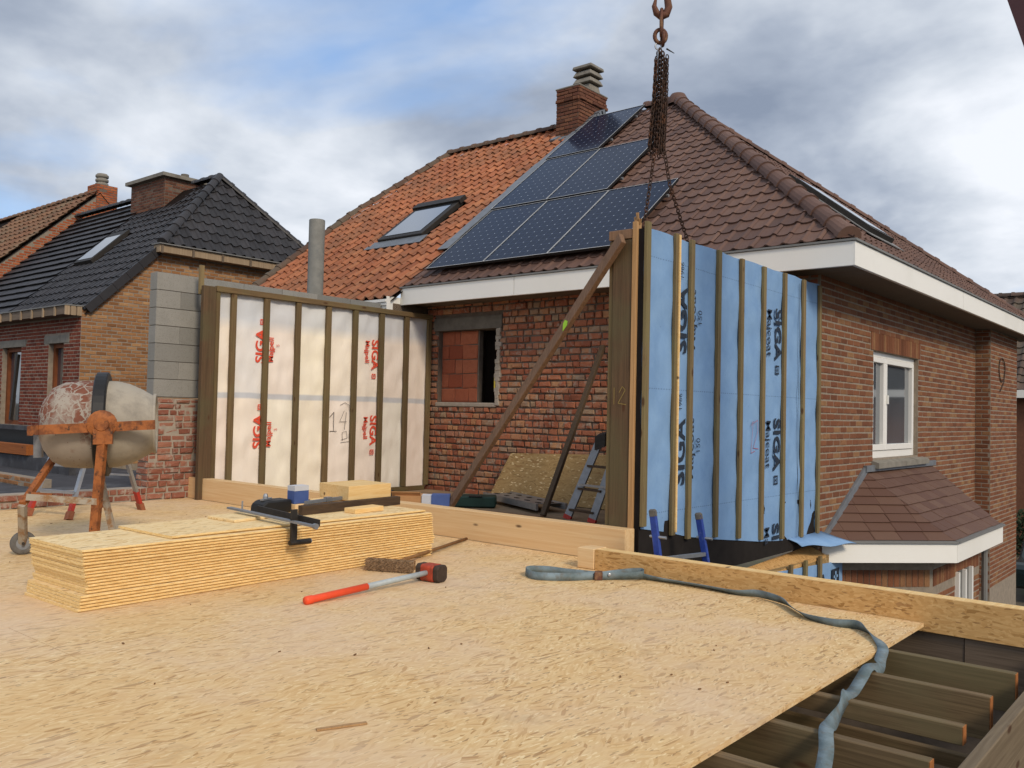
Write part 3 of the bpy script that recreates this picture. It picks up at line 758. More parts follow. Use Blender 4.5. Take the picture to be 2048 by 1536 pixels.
MB().prism([(cx0-.02, cy0-.02, 7.80), (cx1+.02, cy0-.02, 7.80), (cx1+.02, cy1+.02, 7.80), (cx0-.02, cy1+.02, 7.80)], (0, 0, .035)).build('chimney_cap', 'concrete', ch, .01)
pc = V((cx0+cx1)/2+.06, (cy0+cy1)/2+.12, 7.83)
def frustum(name, zc, h, r0, r1, mat, par):
    vs = [pc+V(i*r0, j*r0, zc) for i, j in ((-1, -1), (1, -1), (1, 1), (-1, 1))]+[pc+V(i*r1, j*r1, zc+h) for i, j in ((-1, -1), (1, -1), (1, 1), (-1, 1))]
    return MB().add(vs, [(0, 3, 2, 1), (4, 5, 6, 7), (0, 1, 5, 4), (1, 2, 6, 5), (2, 3, 7, 6), (3, 0, 4, 7)]).build(name, mat, par, .012)
frustum('pot_base', 0, .17, .20, .16, 'concrete', ch)
for i in range(2):
    frustum('louvre', .19+i*.15, .11, .235-.0*i, .185, 'concrete', ch); frustum('louvre_core', .17+i*.15, .16, .13, .13, 'concrete_dark', ch)
frustum('louvre_top', .49, .07, .245, .23, 'concrete', ch)
lf = MB()
for i in range(9):
    y = cy0-.1+i*.09; lf.obox((cx1+.07, y+.05, 6.80+(y-cy0)*K+.09+random.uniform(0, .05)), (.07, 0, 0), (0, .06, .04), (0, -.03, .05))
for i in range(5): lf.obox((cx0+.06+i*.13, cy0-.10, 6.76+random.uniform(-.02, .02)), (.075, 0, 0), (0, .09, .06), (0, -.01, .014))
lf.build('chimney_flashing', 'lead', ch)
# bay on the ground floor: slate-like hipped roof, white fascia, brick below
bz = -.22
B = [V(XW, 10.2, bz), V(-2.69, 11.4, bz), V(-2.69, 13.85, bz), V(XW, 15.0, bz)]
Tt = [V(XW, 11.68, .51), V(XW, 14.75, .51)]
bay = box('bay_ceiling', (XW, 11.4, bz-.21), (-2.8, 13.8, bz-.2), 'soffit', house)
lo_ = V(-.02, 0, -.045)
br = MB(); br.add([B[0]+lo_, B[1]+lo_, Tt[0]+lo_], [(0, 1, 2)]); br.add([B[1]+lo_, B[2]+lo_, Tt[1]+lo_, Tt[0]+lo_], [(0, 1, 2, 3)]); br.add([B[2]+lo_, B[3]+lo_, Tt[1]+lo_], [(0, 1, 2)])
broof = br.build('bay_roof', 'roof_backing', house)
def shingle_face(a, b, tops, rows):
    a, b = V(a), V(b); u = (b-a).normalized(); Lb = (b-a).length
    apex = [V(p) for p in tops]; mid = sum(apex, Vector())/len(apex); up = (mid-a)-u*(mid-a).dot(u); s = up.normalized()
    poly = [(0, 0), (Lb, 0)]+[((p-a).dot(u), (p-a).dot(s)) for p in apex]
    lay_tiles(broof, 'shingle', a, u, s, poly, .33, up.length/rows, 'flat', 60, name='shingle', lift=.018)
shingle_face(B[0], B[1], [Tt[0]], 8)
shingle_face(B[1], B[2], [Tt[1], Tt[0]], 8)
shingle_face(B[2], B[3], [Tt[1]], 8)
for i in range(3):
    a, b = B[i], B[i+1]; d = (b-a).normalized(); nn = V(d.y, -d.x, 0)
    MB().obox((a+b)/2+nn*.03+V(0, 0, -.13), (b-a)/2+d*.012, nn*.012, (0, 0, .115)).build('bay_fascia', 'white_paint', house)
    MB().obox((a+b)/2+nn*.02+V(0, 0, -.004), (b-a)/2+d*.02, nn*.05, (0, 0, .012)).build('bay_trim', 'grey_trim', house)
MB().bar(V(XW+.02, 10.22, bz+.02), V(XW+.02, 11.66, .56), .10, .03, up=(1, 0, 0)).build('bay_flashing', 'lead', house)
MB().bar(V(XW+.03, 11.6, .565), V(XW+.03, 14.85, .55), .08, .04, up=(1, 0, 0)).build('bay_flashing', 'lead', house)
bw = [V(XW, 10.55, 0), V(-2.95, 11.5, 0), V(-2.92, 13.75, 0), V(XW, 14.7, 0)]
for i in range(3):
    a, b = bw[i], bw[i+1]; d = (b-a).normalized(); nn = V(d.y, -d.x, 0); Lb = (b-a).length
    bwl = MB().prism([a+V(0, 0, GZ), b+V(0, 0, GZ), b+V(0, 0, bz-.2), a+V(0, 0, bz-.2)], -nn*.1).build('bay_wall', 'mortar', house)
    hb = [] if i != 1 else [(1.0, 1.75, 0, 2.35)]
    lay_bricks(bwl, 'brick_right', a+V(0, 0, GZ), d, Z, nn, bond(Lb, 2.12, .22, .0775, .013, hb, ragged=.02, keep=lambda p, q: q > 1.2), 0, rough=.012, proud=(.003, .007))
    for k in range(int(Lb/.078)):
        p = a+d*(k*.078+.04)+V(0, 0, -.70)
        MB().obox(p, d*.034, nn*.008, (0, 0, .10)).build('soldier_brick', 'brick_right', bwl)
    if i == 1:
        p = a+d*1.35; q = MB()
        for s_ in (-1, 0, 1): q.obox(p+d*.33*s_+nn*.02+V(0, 0, -1.6), d*.035, nn*.03, (0, 0, .85))
        fr = q.build('bay_window', 'white_pvc', house)
        MB().obox(p+V(0, 0, -1.6)+nn*.004, d*.36, nn*.004, (0, 0, .85)).build('pane', 'pane_dark', fr)
MB().tube([V(-2.86, 13.78, bz-.2), V(-2.86, 13.78, GZ)], .04, 8).build('downpipe', 'grey_trim', house)

# ================================================================== ORANGE SEMI-DETACHED HALF
nb = thing('tiled_house', (-12.7, 14, GZ), 'attached house with orange lichen-stained pantile roof and a roof window', 'house')
VX, RX = -15.17, -14.32; EY = 9.33; EZ = ZE+K*(EY-YE)
walls = MB(); walls.box((VX+.3, EY+.6, GZ), (PX-.302, 19.5, 2.9)); walls.build('wall', 'mortar_dark', nb)
r = MB(); hz = lambda y: ZE+K*(y-YE)
r.add([(VX, EY, EZ-.05), (PX-.002, EY, EZ-.05), (PX-.002, AP.y, AP.z-.05), (RX, AP.y, AP.z-.05), (VX, 12.4, hz(12.4)-.05)], [(0, 1, 2, 3, 4)])
r.add([(RX, AP.y, AP.z-.05), (VX, 12.4, hz(12.4)-.05), (VX, 2*AP.y-12.4, hz(12.4)-.05)], [(0, 1, 2)])
r.add([(VX, 19.9, EZ-.05), (PX-.002, 19.9, EZ-.05), (PX-.002, AP.y, AP.z-.05), (RX, AP.y, AP.z-.05), (VX, 2*AP.y-12.4, hz(12.4)-.05)], [(4, 3, 2, 1, 0)])
nroof = r.build('roof', 'roof_backing', nb)
fs_ = lambda y: (y-EY)*L1
lay_tiles(nroof, 'tile_orange', (VX, EY, EZ), X, su, [(0, 0), (PX-VX-.02, 0), (PX-VX-.02, fs_(AP.y)), (RX-VX, fs_(AP.y)), (0, fs_(12.4))],   .225, .29, 'pan', 300, jit=.007,
          holes=[(-12.75-VX, -11.35-VX, fs_(11.0), fs_(12.15)), (-10.95-VX, 9, fs_(14.1), 20)])
ridge_tiles(nroof, 'tile_ridge', (RX, AP.y, AP.z+.02), (cx0-.02, AP.y, AP.z+.02), .11, .36)
ridge_tiles(nroof, 'tile_ridge', (VX, EY, EZ+.02), (VX, 12.4, hz(12.4)+.02), .10, .34, 'verge_tile')
ridge_tiles(nroof, 'tile_ridge', (VX, 12.4, hz(12.4)+.02), (RX, AP.y, AP.z+.02), .10, .34, 'verge_tile')
fn = V(0, -K, 1).normalized()
def fp(x, y, h=0): return V(x, y, hz(y))+fn*h
q = MB(); q.prism([fp(-12.62, 11.03, .0), fp(-11.42, 11.03, .0), fp(-11.42, 12.12, .0), fp(-12.62, 12.12, .0)], fn*.10)
rw_ = q.build('roof_window', 'steel_dark', nb, .01)
MB().prism([fp(-12.5, 11.12, .102), fp(-11.54, 11.12, .102), fp(-11.54, 11.95, .102), fp(-12.5, 11.95, .102)], fn*.006).build('pane', 'pane_sky', rw_)
MB().prism([fp(-12.66, 11.98, .06), fp(-11.38, 11.98, .06), fp(-11.38, 12.14, .06), fp(-12.66, 12.14, .06)], fn*.085).build('hood', 'steel_dark', rw_)
MB().prism([fp(-12.78, 10.82, .045), fp(-11.28, 10.82, .045), fp(-11.28, 11.03, .045), fp(-12.78, 11.03, .045)], fn*.012).build('apron', 'lead', rw_)
gt = MB()
for i in range(4): gt.box((-11.5, EY-.02-.022*i, EZ-.22+.05*i), (PX-.07, EY+.10, EZ-.175+.05*i))
gt.build('gutter', 'white_paint', nb)
box('soffit', (VX+.05, EY+.06, EZ-.2), (PX-.061, EY+.9, EZ-.08), 'soffit_wood', nb)
box('gutter_end', (PX-.069, EY-.07, EZ-.24), (PX-.061, EY+.3, EZ+.02), 'white_paint', nb)

# ================================================================== SOLAR ARRAY
def solar_panel(x, y0, label, wd=1.195, ln=1.96):
    n = fn; s = V(0, 1, K).normalized()
    p = V(x, y0, hz(y0))+n*.12
    o = thing('solar_panel', p, label, 'solar panel', 'solar panels on the brown roof')
    WM[o.name] = frame_matrix(p, X, s, n); o.matrix_basis = WM[o.name]
    f = MB(); e = .013
    for a, b in (((0, 0, -.02), (wd, e, .02)), ((0, ln-e, -.02), (wd, ln, .02)), ((0, e, -.02), (e, ln-e, .02)), ((wd-e, e, -.02), (wd, ln-e, .02))): f.box(a, b)
    link('frame', f.mesh('frame', 'black_plastic'), o, WM[o.name])
    f = MB()
    for a, b in (((0, 0, .0205), (wd, .008, .0225)), ((0, ln-.008, .0205), (wd, ln, .0225)), ((0, .008, .0205), (.006, ln-.008, .0225)), ((wd-.006, .008, .0205), (wd, ln-.008, .0225))): f.box(a, b)
    link('frame_edge', f.mesh('frame_edge', 'aluminium_bright'), o, WM[o.name])
    m = MB(); m.add([(0, 0, 0), (1, 0, 0), (1, 1, 0), (0, 1, 0)], [(0, 1, 2, 3)])
    link('cell_sheet', m.mesh('cell_sheet', 'solar_cells'), o, WM[o.name] @ Matrix.Translation((e, e, .014)) @ Matrix.Diagonal((wd-2*e, ln-2*e, 1, 1)))
    b = MB(); b.box((.01, .01, -.022), (wd-.01, ln-.01, .006)); link('back_sheet', b.mesh('back_sheet', 'black_plastic'), o, WM[o.name])
    for yy in (.45, 1.5):
        r = MB(); r.box((-.02, yy, -.06), (wd+.03, yy+.04, -.024)); link('rail', r.mesh('rail', 'aluminium_dull'), o, WM[o.name])
xs_ = (-9.98, -8.775, -7.57)
for x, l in zip(xs_, ('left', 'middle', 'right')): solar_panel(x, 9.80, 'dark blue solar panel, %s one of the bottom row of three' % l)
for x, l in zip((-10.06, -8.855), ('left', 'right')): solar_panel(x, 11.40, 'dark blue solar panel, %s one of the middle row of two' % l)
solar_panel(-10.14, 13.0, 'topmost dark blue solar panel, alone beside the brick chimney')

# ================================================================== BLOCK WALL, PIER, PARAPET
bwx = -10.52
bl = thing('block_wall', (-10.52, 7.5, 0), 'wall of large grey concrete blocks stacked on old brick at the left boundary', 'wall')
core = box('block_core', (bwx-.18, 5.575, 1.29), (bwx-.022, 10.05, 2.868), 'mortar_dark', bl)
def blocks(o, u, n, wd, rows, hh):
    rec = []
    for r in range(rows):
        a = -(.30 if r % 2 else 0)
        while a < wd:
            b = a+.62
            if min(b, wd)-max(a, 0) > .04: rec.append((max(a, 0)+.002, min(b, wd)-.002, r*hh+.003, (r+1)*hh-.003))
            a = b
    lay_bricks(core, 'grey_block', o, u, Z, n, rec, 60, rough=.003, proud=(0, .002), name='concrete_block', depth=.02, ch=(.006, .016))
blocks((bwx-.012, 5.565, 1.29), Y, X, 4.45, 7, .2255)
blocks((bwx-.19, 5.56, 1.29), X, -Y, .178, 7, .2255)
pier = thing('brick_pier', (-10.52, 5.8, 0), 'old red brick pier with smeared mortar under the grey blocks', 'brick pier')
pcore = box('pier_core', (bwx-.24, 5.51, -.3), (bwx+.012, 7.4, 1.27), 'mortar_pale', pier)
lay_bricks(pcore, 'brick_pier', (bwx+.022, 5.50, 0), Y, Z, X, bond(1.6, 1.27, .205, .08, .018, ragged=.14, header=.45), 60, rough=.08, proud=(-.012, .02), ch=(.06, .18))
lay_bricks(pcore, 'brick_pier', (bwx-.24, 5.50, 0), X, Z, -Y, bond(.26, 1.27, .205, .08, .018, ragged=.1, header=.3), 30, rough=.06, proud=(-.008, .02))
par = thing('brick_parapet', (-10.55, 2.5, 0), 'low two-course red brick parapet along the left side of the deck', 'parapet')
pcore = box('parapet_core', (-10.70, -1.2, -.3), (-10.50, 5.50, .16), 'mortar_pale', par)
lay_bricks(pcore, 'brick_pier', (-10.49, -1.2, 0), Y, Z, X, bond(6.68, .165, .205, .082, .018, ragged=.1, header=.3), 60, rough=.06, proud=(-.008, .02))
fl = thing('flue_pipe', (-11.33, 8.6, 2), 'round grey cement flue pipe standing behind the block wall', 'pipe')
MB().lathe((-11.33, 8.6, 1.5), (0, 0, 1), [(0, .125), (2.66, .125), (2.67, .12), (2.67, .108), (2.4, .108)], 28).build('pipe', 'zinc', fl, smooth=True)

# ================================================================== WHITE WALL PANEL
wx = -10.2
wp = thing('wall_panel', (wx, 8, -.08), 'timber wall panel with white membrane and red print between dark studs', 'wall panel')
def sheet(name, x, y0, y1, zf0, zf1, mat, par, amp=.008, ny=60, nz=36, freq=5.0, seed=0.0):
    vs, fs = [], []
    from mathutils import noise
    for j in range(nz+1):
        for i in range(ny+1):
            y = y0+(y1-y0)*i/ny; a, b = zf0(y), zf1(y); z = a+(b-a)*j/nz
            d = amp*noise.noise(V(seed, y*freq, z*freq*.7))+amp*.6*noise.noise(V(seed+5, y*freq*2.3, z*freq*1.1))
            vs.append((x+d, y, z))
    for j in range(nz):
        for i in range(ny): k = j*(ny+1)+i; fs.append((k, k+1, k+ny+2, k+ny+1))
    return MB().add(vs, fs, 0.0).build(name, mat, par, smooth=True)
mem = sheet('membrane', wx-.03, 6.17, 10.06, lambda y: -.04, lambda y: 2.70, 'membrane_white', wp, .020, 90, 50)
box('backing', (wx-.14, 6.17, -.06), (wx-.06, 10.06, 2.68), 'mortar_dark', wp)
for i, (a, b) in enumerate(((6.23, 6.17), (6.40, 6.475), (6.905, 6.985), (7.42, 7.50), (7.945, 8.03), (8.445, 8.53), (8.96, 9.05), (9.48, 9.57), (9.98, 10.06))):
    box('stud', (wx-.015, a, -.005), (wx+.035, b, 2.655), 'stud_wood', wp, .004)
box('end_post', (wx-.03, 5.99, -.08), (wx+.04, 6.165, 2.72), 'post_wood', wp, .004)
box('top_plate', (wx-.015, 6.17, 2.66), (wx+.045, 10.07, 2.735), 'rail_wood', wp, .004)
box('bottom_plate', (wx-.015, 6.24, -.078), (wx+.035, 9.975, -.01), 'rail_wood', wp, .004)
box('tall_batten', (wx-.12, 6.0, 2.62), (wx-.085, 6.06, 2.99), 'batten_wood', wp)
def cross_logo(o, u, v, n, s, mat, par):
    o = V(o)+V(n)*.003; m = MB(); P = lambda a, b: o+V(u)*a*s+V(v)*b*s
    for a, b, c, d in ((0, 1, 0, .18), (0, 1, .82, 1), (0, .18, .18, .82), (.82, 1, .18, .82), (.44, .56, .28, .72)): m.add([P(a, c), P(b, c), P(b, d), P(a, d)], [(0, 1, 2, 3)])
    m.add([P(.28, .44), P(.44, .44), P(.44, .56), P(.28, .56)], [(0, 1, 2, 3)]); m.add([P(.56, .44), P(.72, .44), P(.72, .56), P(.56, .56)], [(0, 1, 2, 3)])
    m.build('cross_mark', mat, par)
SX = wx-.015
for zb in (1.80, .65):       # reads upward
    lettering('lettering', 'SIGA', .185, 'print_red', (SX, 6.935, zb-.02), Z, -Y, X, mem, .005, 1.16)
    cross_logo((SX, 6.89, zb+.47), Z, -Y, X, .055, 'print_red', mem) if False else cross_logo((SX, 6.94, zb+.50), Z, -Y, X, .075, 'print_red', mem)
    lettering('lettering', 'Majpell', .115, 'print_red', (SX, 7.085, zb+.0), Z, -Y, X, mem, .0018, 1.05)
    lettering('lettering', '5', .07, 'print_red', (SX, 7.18, zb+.22), Z, -Y, X, mem)
for zb in (2.23, 1.08):      # reads downward
    lettering('lettering', 'SIGA', .185, 'print_red', (SX, 8.845, zb+.02), -Z, Y, X, mem, .005, 1.16)
    cross_logo((SX, 8.85, zb-.50), -Z, Y, X, .075, 'print_red', mem)
    lettering('lettering', 'Majpell', .115, 'print_red', (SX, 8.715, zb-.0), -Z, Y, X, mem, .0018, 1.05)
def scribble(strokes, o, u, v, n, mat, par, wdt=.008, name='handwriting'):
    m = MB(); o = V(o)+V(n)*.004; u, v = V(u), V(v)
    for st in strokes:
        for (a, b), (c, d) in zip(st, st[1:]):
            p, q = o+u*a+v*b, o+u*c+v*d; t = (q-p).normalized(); s = V(n).cross(t)*wdt/2
            m.add([p-s, q-s, q+s, p+s], [(0, 1, 2, 3)])
    m.build(name, mat, par)
scribble([[(-.03, .20), (.05, .28), (.05, 0)], [(-.02, 0), (.11, 0)]], (SX, 8.10, .86), Y, Z, X, 'pencil', mem)
scribble([[(.05, .28), (-.03, .12), (.10, .12)], [(.09, .26), (.06, 0)], [(.0, -.15), (.12, -.12), (.10, -.02), (.02, -.04), (.03, -.16)], [(-.01, -.19), (.16, -.17)], [(-.03, .36), (.06, .40), (.14, .36), (.17, .2), (.15, -.12)]], (SX, 8.29, .88), Y, Z, X, 'pencil', mem, .006)

# ================================================================== BLUE WALL PANEL
bp = thing('wall_panel', (XW, 8, -.2), 'timber wall panel with blue membrane and navy print hanging from the crane chains', 'wall panel')
hem = [(6.2, .27), (6.66, .20), (7.0, .13), (7.5, .06), (8.0, .0), (8.5, -.06), (9.0, -.1), (9.5, -.13), (10.06, -.13)]
def hemz(y):
    for (a, b), (c, d) in zip(hem, hem[1:]):
        if y <= c: return b+(d-b)*(y-a)/(c-a)
    return hem[-1][1]
bmem = sheet('membrane', XW+.004, 6.2, 10.05, hemz, lambda y: 2.745+.006*math.sin(y*7), 'membrane_blue', bp, .014, 80, 50, 4.0, 3.0)
box('core', (XW-.30, 6.26, -.22), (XW-.012, 10.05, 2.70), 'osb_lean', bp)
box('black_foil', (XW-.008, 6.2, -.24), (XW-.002, 10.05, .30), 'flap_dark', bp)
for i, (y, zt) in enumerate(((6.22, 2.79), (6.695, 2.77), (6.97, 2.76), (7.49, 2.75), (7.975, 2.74), (8.485, 2.735), (9.01, 2.74), (9.53, 2.735), (10.0, 2.73))):
    box('batten', (XW+.008, y-.032, hemz(y)+(.02 if i not in (1, 2) else -.02)), (XW+.04, y+.032, zt), 'batten_wood', bp, .003)
box('batten_cover', (XW+.041, 6.705, .2), (XW+.052, 6.727, 2.76), 'light_wood_y', bp)
box('end_stud', (XW-.30, 6.20, -.2), (XW-.115, 6.255, 2.66), 'post_wood', bp, .004)
box('end_stud', (XW-.345, 6.21, -.2), (XW-.302, 6.26, 2.66), 'stud_wood', bp, .004)
box('top_plate', (XW-.345, 6.195, 2.665), (XW-.115, 10.0, 2.745), 'brace_wood', bp, .004)
box('fresh_batten', (XW-.108, 6.19, -.2), (XW-.062, 6.26, 2.80), 'fresh_batten', bp, .003)
box('dark_strip', (XW-.061, 6.215, -.2), (XW-.009, 6.26, 2.74), 'flap_dark', bp)
sp = MB()
for i in range(7): sp.bar((XW-.10+.007*i, 6.225, 2.78), (XW-.112+.011*i, 6.22+random.uniform(-.02, .02), 2.83+random.uniform(-.02, .05)), .012, .01, up=(0, 1, 0))
sp.build('splinter', 'fresh_batten', bp)
BX = XW+.016
for zb in (1.76, .61):
    lettering('lettering', 'SIGA', .235, 'print_navy', (BX, 6.90, zb-.02), Z, -Y, X, bmem, .006, 1.16)
    lettering('lettering', '1966', .085, 'print_navy', (BX, 6.84, zb+.63), Z, -Y, X, bmem, 0, .9)
    lettering('lettering', 'Majcoat', .165, 'print_navy', (BX, 7.06, zb+.02), Z, -Y, X, bmem, .0012, 1.04)
    lettering('lettering', '150', .10, 'print_navy', (BX, 7.18, zb+.25), Z, -Y, X, bmem, 0, .95)
for zb in (2.345, 1.195, .05):
    body, b2 = ('SIGA', 'Majcoat') if zb > .5 else ('SI', 'Ma')
    if zb < .5: zb = .10
    lettering('lettering', body, .215, 'print_navy', (BX, 8.79, zb), -Z, Y, X, bmem, .006, 1.2)
    if body == 'SIGA': cross_logo((BX, 8.80, zb-.60), -Z, Y, X, .095, 'print_navy', bmem)
    lettering('lettering', b2, .15, 'print_navy', (BX, 8.60, zb-.02), -Z, Y, X, bmem, .0012, 1.04)
scribble([[(0, .25), (.04, .30), (0, -.02), (.09, .0)], [(.06, .28), (.14, .31), (.15, .2), (.05, .03), (.17, .02)]], (BX, 8.24, .86), Y, Z, X, 'marker_red', bmem, .006)
scribble([[(0, 0), (.0, .14)], [(.05, .10), (.08, .15), (.11, .12), (.04, .01), (.12, 0)]], (XW-.26, 6.193, 1.28), X, Z, -Y, 'chalk_yellow', bp, .006)
# loose flap of membrane at the lower right and a dark vertical line painted as the shade of a fold
fm = MB(); n_ = 10
for i in range(n_+1):
    t = i/n_; y = 9.35+.95*t
    fm.v += [(XW+.012, y-.15, -.10), (XW+.05+.10*t, y, -.15-.02*t), (XW+.10+.26*t, y+.02, -.19-.035*t+.015*math.sin(t*9))]
fm.f = [(3*i+k, 3*i+k+1, 3*i+k+4, 3*i+k+3) for i in range(n_) for k in (0, 1)]; fm.r = [0.0]*len(fm.f); fm.mi = [0]*len(fm.f)
fl_ = fm.build('loose_flap', 'membrane_blue', bp, smooth=True); md = fl_.modifiers.new('solid', 'SOLIDIFY'); md.thickness = .004
scribble([[(0, 2.68), (.01, 2.0), (-.01, 1.3), (.0, .7), (.01, .2), (0, -.1)]], (BX, 9.42, 0), Y, Z, X, 'print_navy', bmem, .010, 'crease_shade')
# ground-floor panel below
lb = thing('wall_panel', (XW+.1, 9.6, GZ), 'lower blue membrane wall panel partly hidden behind the OSB edge beam', 'wall panel')
lm = sheet('membrane', XW+.10, 8.3, 10.6, lambda y: GZ+.2, lambda y: -.36-.05*(y-8.3), 'membrane_blue', lb, .006, 20, 20)
box('core', (XW-.2, 8.3, GZ), (XW+.08, 10.45, -.37), 'osb_lean', lb)
for y in (8.98, 9.38, 9.8): box('batten', (XW+.112, y, -2.0), (XW+.14, y+.06, -.34), 'batten_wood', lb)
lettering('lettering', 'SIGA', .30, 'print_navy', (XW+.112, 9.42, -.78), Y, Z, X, lm, .014, 1.0)
lg = MB(); lg.add([(XW+.114, 10.23, -.72), (XW+.114, 10.46, -.72), (XW+.114, 10.46, -.54), (XW+.114, 10.23, -.54)], [(0, 1, 2, 3)]); lg.build('logo', 'print_navy', lm)
for a, b in (((10.325, -.69), (10.365, -.57)), ((10.28, -.645), (10.41, -.615))):
    MB().add([(XW+.117, a[0], a[1]), (XW+.117, b[0], a[1]), (XW+.117, b[0], b[1]), (XW+.117, a[0], b[1])], [(0, 1, 2, 3)]).build('logo_cross', 'membrane_blue', lm)
os_ = thing('osb_strip', (-3.7, 9, -.4), 'brown OSB ledge showing under the hanging blue panel', 'board')
MB().prism([(XW-.1, 7.6, -.36), (XW+.09, 7.6, -.42), (XW+.09, 10.1, -.36), (XW-.1, 10.1, -.27)], (0, 0, -.03)).build('board', 'osb_rim', os_)

# ================================================================== CRANE: hook, chains, boom
hx, hy = -3.95, 6.63
hk = thing('crane_hook', (hx, hy, 4.5), 'rusty crane hook at the top of the picture with an oblong master link', 'crane hook')
ud = V(.766, .643, 0)
def hp(a, z): return V(hx, hy, 0)+ud*a*.85+V(0, 0, 4.42+(z-4.25)*.86+.03)
MB().tube([hp(0, 5.6), hp(0, 4.86)], .016, 8).build('cable', 'steel_dark', hk)
MB().tube([hp(0, 4.98), hp(0, 4.90), hp(-.005, 4.86), hp(.01, 4.81)], [.03, .034, .042, .036], 10).build('shank', 'hook_rust', hk, smooth=True)
arc = [hp(.02, 4.80), hp(.06, 4.72), hp(.075, 4.63), hp(.05, 4.56), hp(0.0, 4.535), hp(-.05, 4.57), hp(-.075, 4.64), hp(-.06, 4.71)]
MB().tube(arc, [.029, .030, .034, .036, .036, .030, .022, .012], 10).build('hook', 'hook_rust', hk, smooth=True)
MB().tube([hp(-.01, 4.80), hp(-.065, 4.70)], .010, 6).build('latch', 'hook_rust', hk)
def ring(c, ax, ay, a, b, r, mb, seg=20, sub=6):
    pts = [V(c)+V(ax)*a*math.cos(t)+V(ay)*b*math.sin(t) for t in [2*math.pi*i/seg for i in range(seg+1)]]
    mb.tube(pts, r, sub, cap=False)
m = MB(); ring(hp(.005, 4.47), V(-.45, .89, 0), Z, .045, .12, .016, m); m.build('master_link', 'hook_rust', hk, smooth=True)
m = MB(); ring(hp(-.005, 4.33), ud, Z, .05, .06, .018, m); ring(hp(.02, 4.30), V(-.643, .766, 0), Z, .05, .055, .016, m); m.build('shackle', 'hook_rust', hk, smooth=True)
ch_ = thing('sling_chains', (hx, hy, 3.5), 'bundle of rusty sling chains hanging from the crane hook', 'chain')
def hp(a, z): return V(hx, hy, 0)+ud*a+V(0, 0, z)
def chain(path, name, pitch=.036, r=.0052, ln=.025, wd=.0155):
    # path: list of points; links alternate by a quarter turn
    m = MB(); seg = []; acc = 0
    pts = [V(p) for p in path]; k = 0
    for a, b in zip(pts, pts[1:]):
        L = (b-a).length; d = (b-a)/L; t = -acc
        x = d.cross(V(.3, .8, .1)).normalized(); y = d.cross(x)
        while t+pitch <= L:
            t += pitch; c = a+d*t; sdir = x if k % 2 else y; k += 1
            lp_ = [c+d*ln*math.cos(q)+sdir*wd*math.sin(q) for q in [2*math.pi*i/9 for i in range(10)]]
            m.tube(lp_, r, 5, cap=False)
        acc = L-t
    return m.build(name, 'rust_chain', ch_, smooth=True)
for i in range(13):
    a = -.085+.17*((i*5) % 13)/12; dep = random.uniform(-.055, .055)
    top = hp(a*.62+.01, 4.40+random.uniform(-.05, .04)-abs(a)*.5)+V(-.643, .766, 0)*dep; bot = hp(a*.85-.02+random.uniform(-.01, .01), 3.46+random.uniform(-.05, .08)+abs(a)*.3)+V(-.643, .766, 0)*dep
    chain([top, (top+bot)/2+V(random.uniform(-.01, .01), 0, 0)*1.0, bot], 'chain_strand')
chain([hp(-.03, 3.55), V(XW-.14, 6.42, 2.80), V(XW-.13, 6.40, 2.74)], 'chain_leg', r=.005)
chain([hp(.03, 3.6), hp(.1, 3.2), V(XW-.13, 7.15, 2.82), V(XW-.13, 7.17, 2.74)], 'chain_leg', r=.005)
m = MB(); m.tube([hp(-.02, 4.40), hp(-.02, 4.12)], .009, 6); ring(hp(-.02, 4.43), ud, Z, .028, .03, .007, m); m.build('steel_tag', 'aluminium', ch_)
MB().tube([hp(.05, 4.41), hp(.12, 4.37)], [.008, .003], 6).build('cotter', 'steel_dark', ch_)
bo = thing('crane_boom', (1.5, 6.2, GZ), 'dark red crane boom cutting the top right corner of the picture', 'crane')
MB().bar((.945, 6.2, -2.8), (-3.635, 6.4, 13.0), .34, .34, up=(0, 1, 0)).build('boom_section', 'boom_red', bo)
MB().bar((1.04, 6.2, -3.0), (-.72, 6.22, 3.05), .42, .42, up=(0, 1, 0)).build('boom_sleeve', 'boom_red', bo)

# ================================================================== LEFT HOUSES
HX, KH = -18.0, .9727
bh = thing('brick_house', (-20.2, 11, GZ), 'yellow and red brick house with black half-hipped tile roof', 'house')
fy, ry, rz = 7.93, 11.69, 6.74
hz2 = lambda y: 3.05+KH*(y-8.0)
side = MB().prism([(HX, fy, GZ), (HX, fy, 3.0), (HX, 9.45, 4.44), (HX, 13.9, 4.44), (HX, 15.4, 3.0), (HX, 15.4, GZ)], (-.3, 0, 0)).build('gable_wall', 'mortar', bh)
rec = bond(7.47, 7.5, .21, .075, .012, ragged=.03, keep=lambda a, b: b > 2.9 and a < 4.9 and b < 5.98+max(0, min(1.42, (a-.04)*.95)))
lay_bricks(side, 'brick_yellow', (HX, fy, GZ), Y, Z, X, rec, 150, rough=.02, proud=(.001, .008))
fr = MB(); wz = [(-21.95, -20.90, .67, 2.40), (-19.48, -18.76, .67, 2.42)]
fr.box((-22.4, fy, GZ), (-21.95, fy+.3, 3.0)); fr.box((-20.90, fy, GZ), (-19.48, fy+.3, 3.0)); fr.box((-18.76, fy, GZ), (HX-.301, fy+.3, 3.0))
for a, b, c, d in wz: fr.box((a, fy, GZ), (b, fy+.3, c)); fr.box((a, fy, d), (b, fy+.3, 3.0))
front = fr.build('garden_wall', 'mortar', bh)
hol = [(a+22.4, b+22.4, c-GZ, d-GZ+.16) for a, b, c, d in wz]+[(22.4-22.1, 22.4-20.65, 2.40-GZ, 2.56-GZ), (22.4-19.7, 22.4-18.5, 2.42-GZ, 2.58-GZ)]
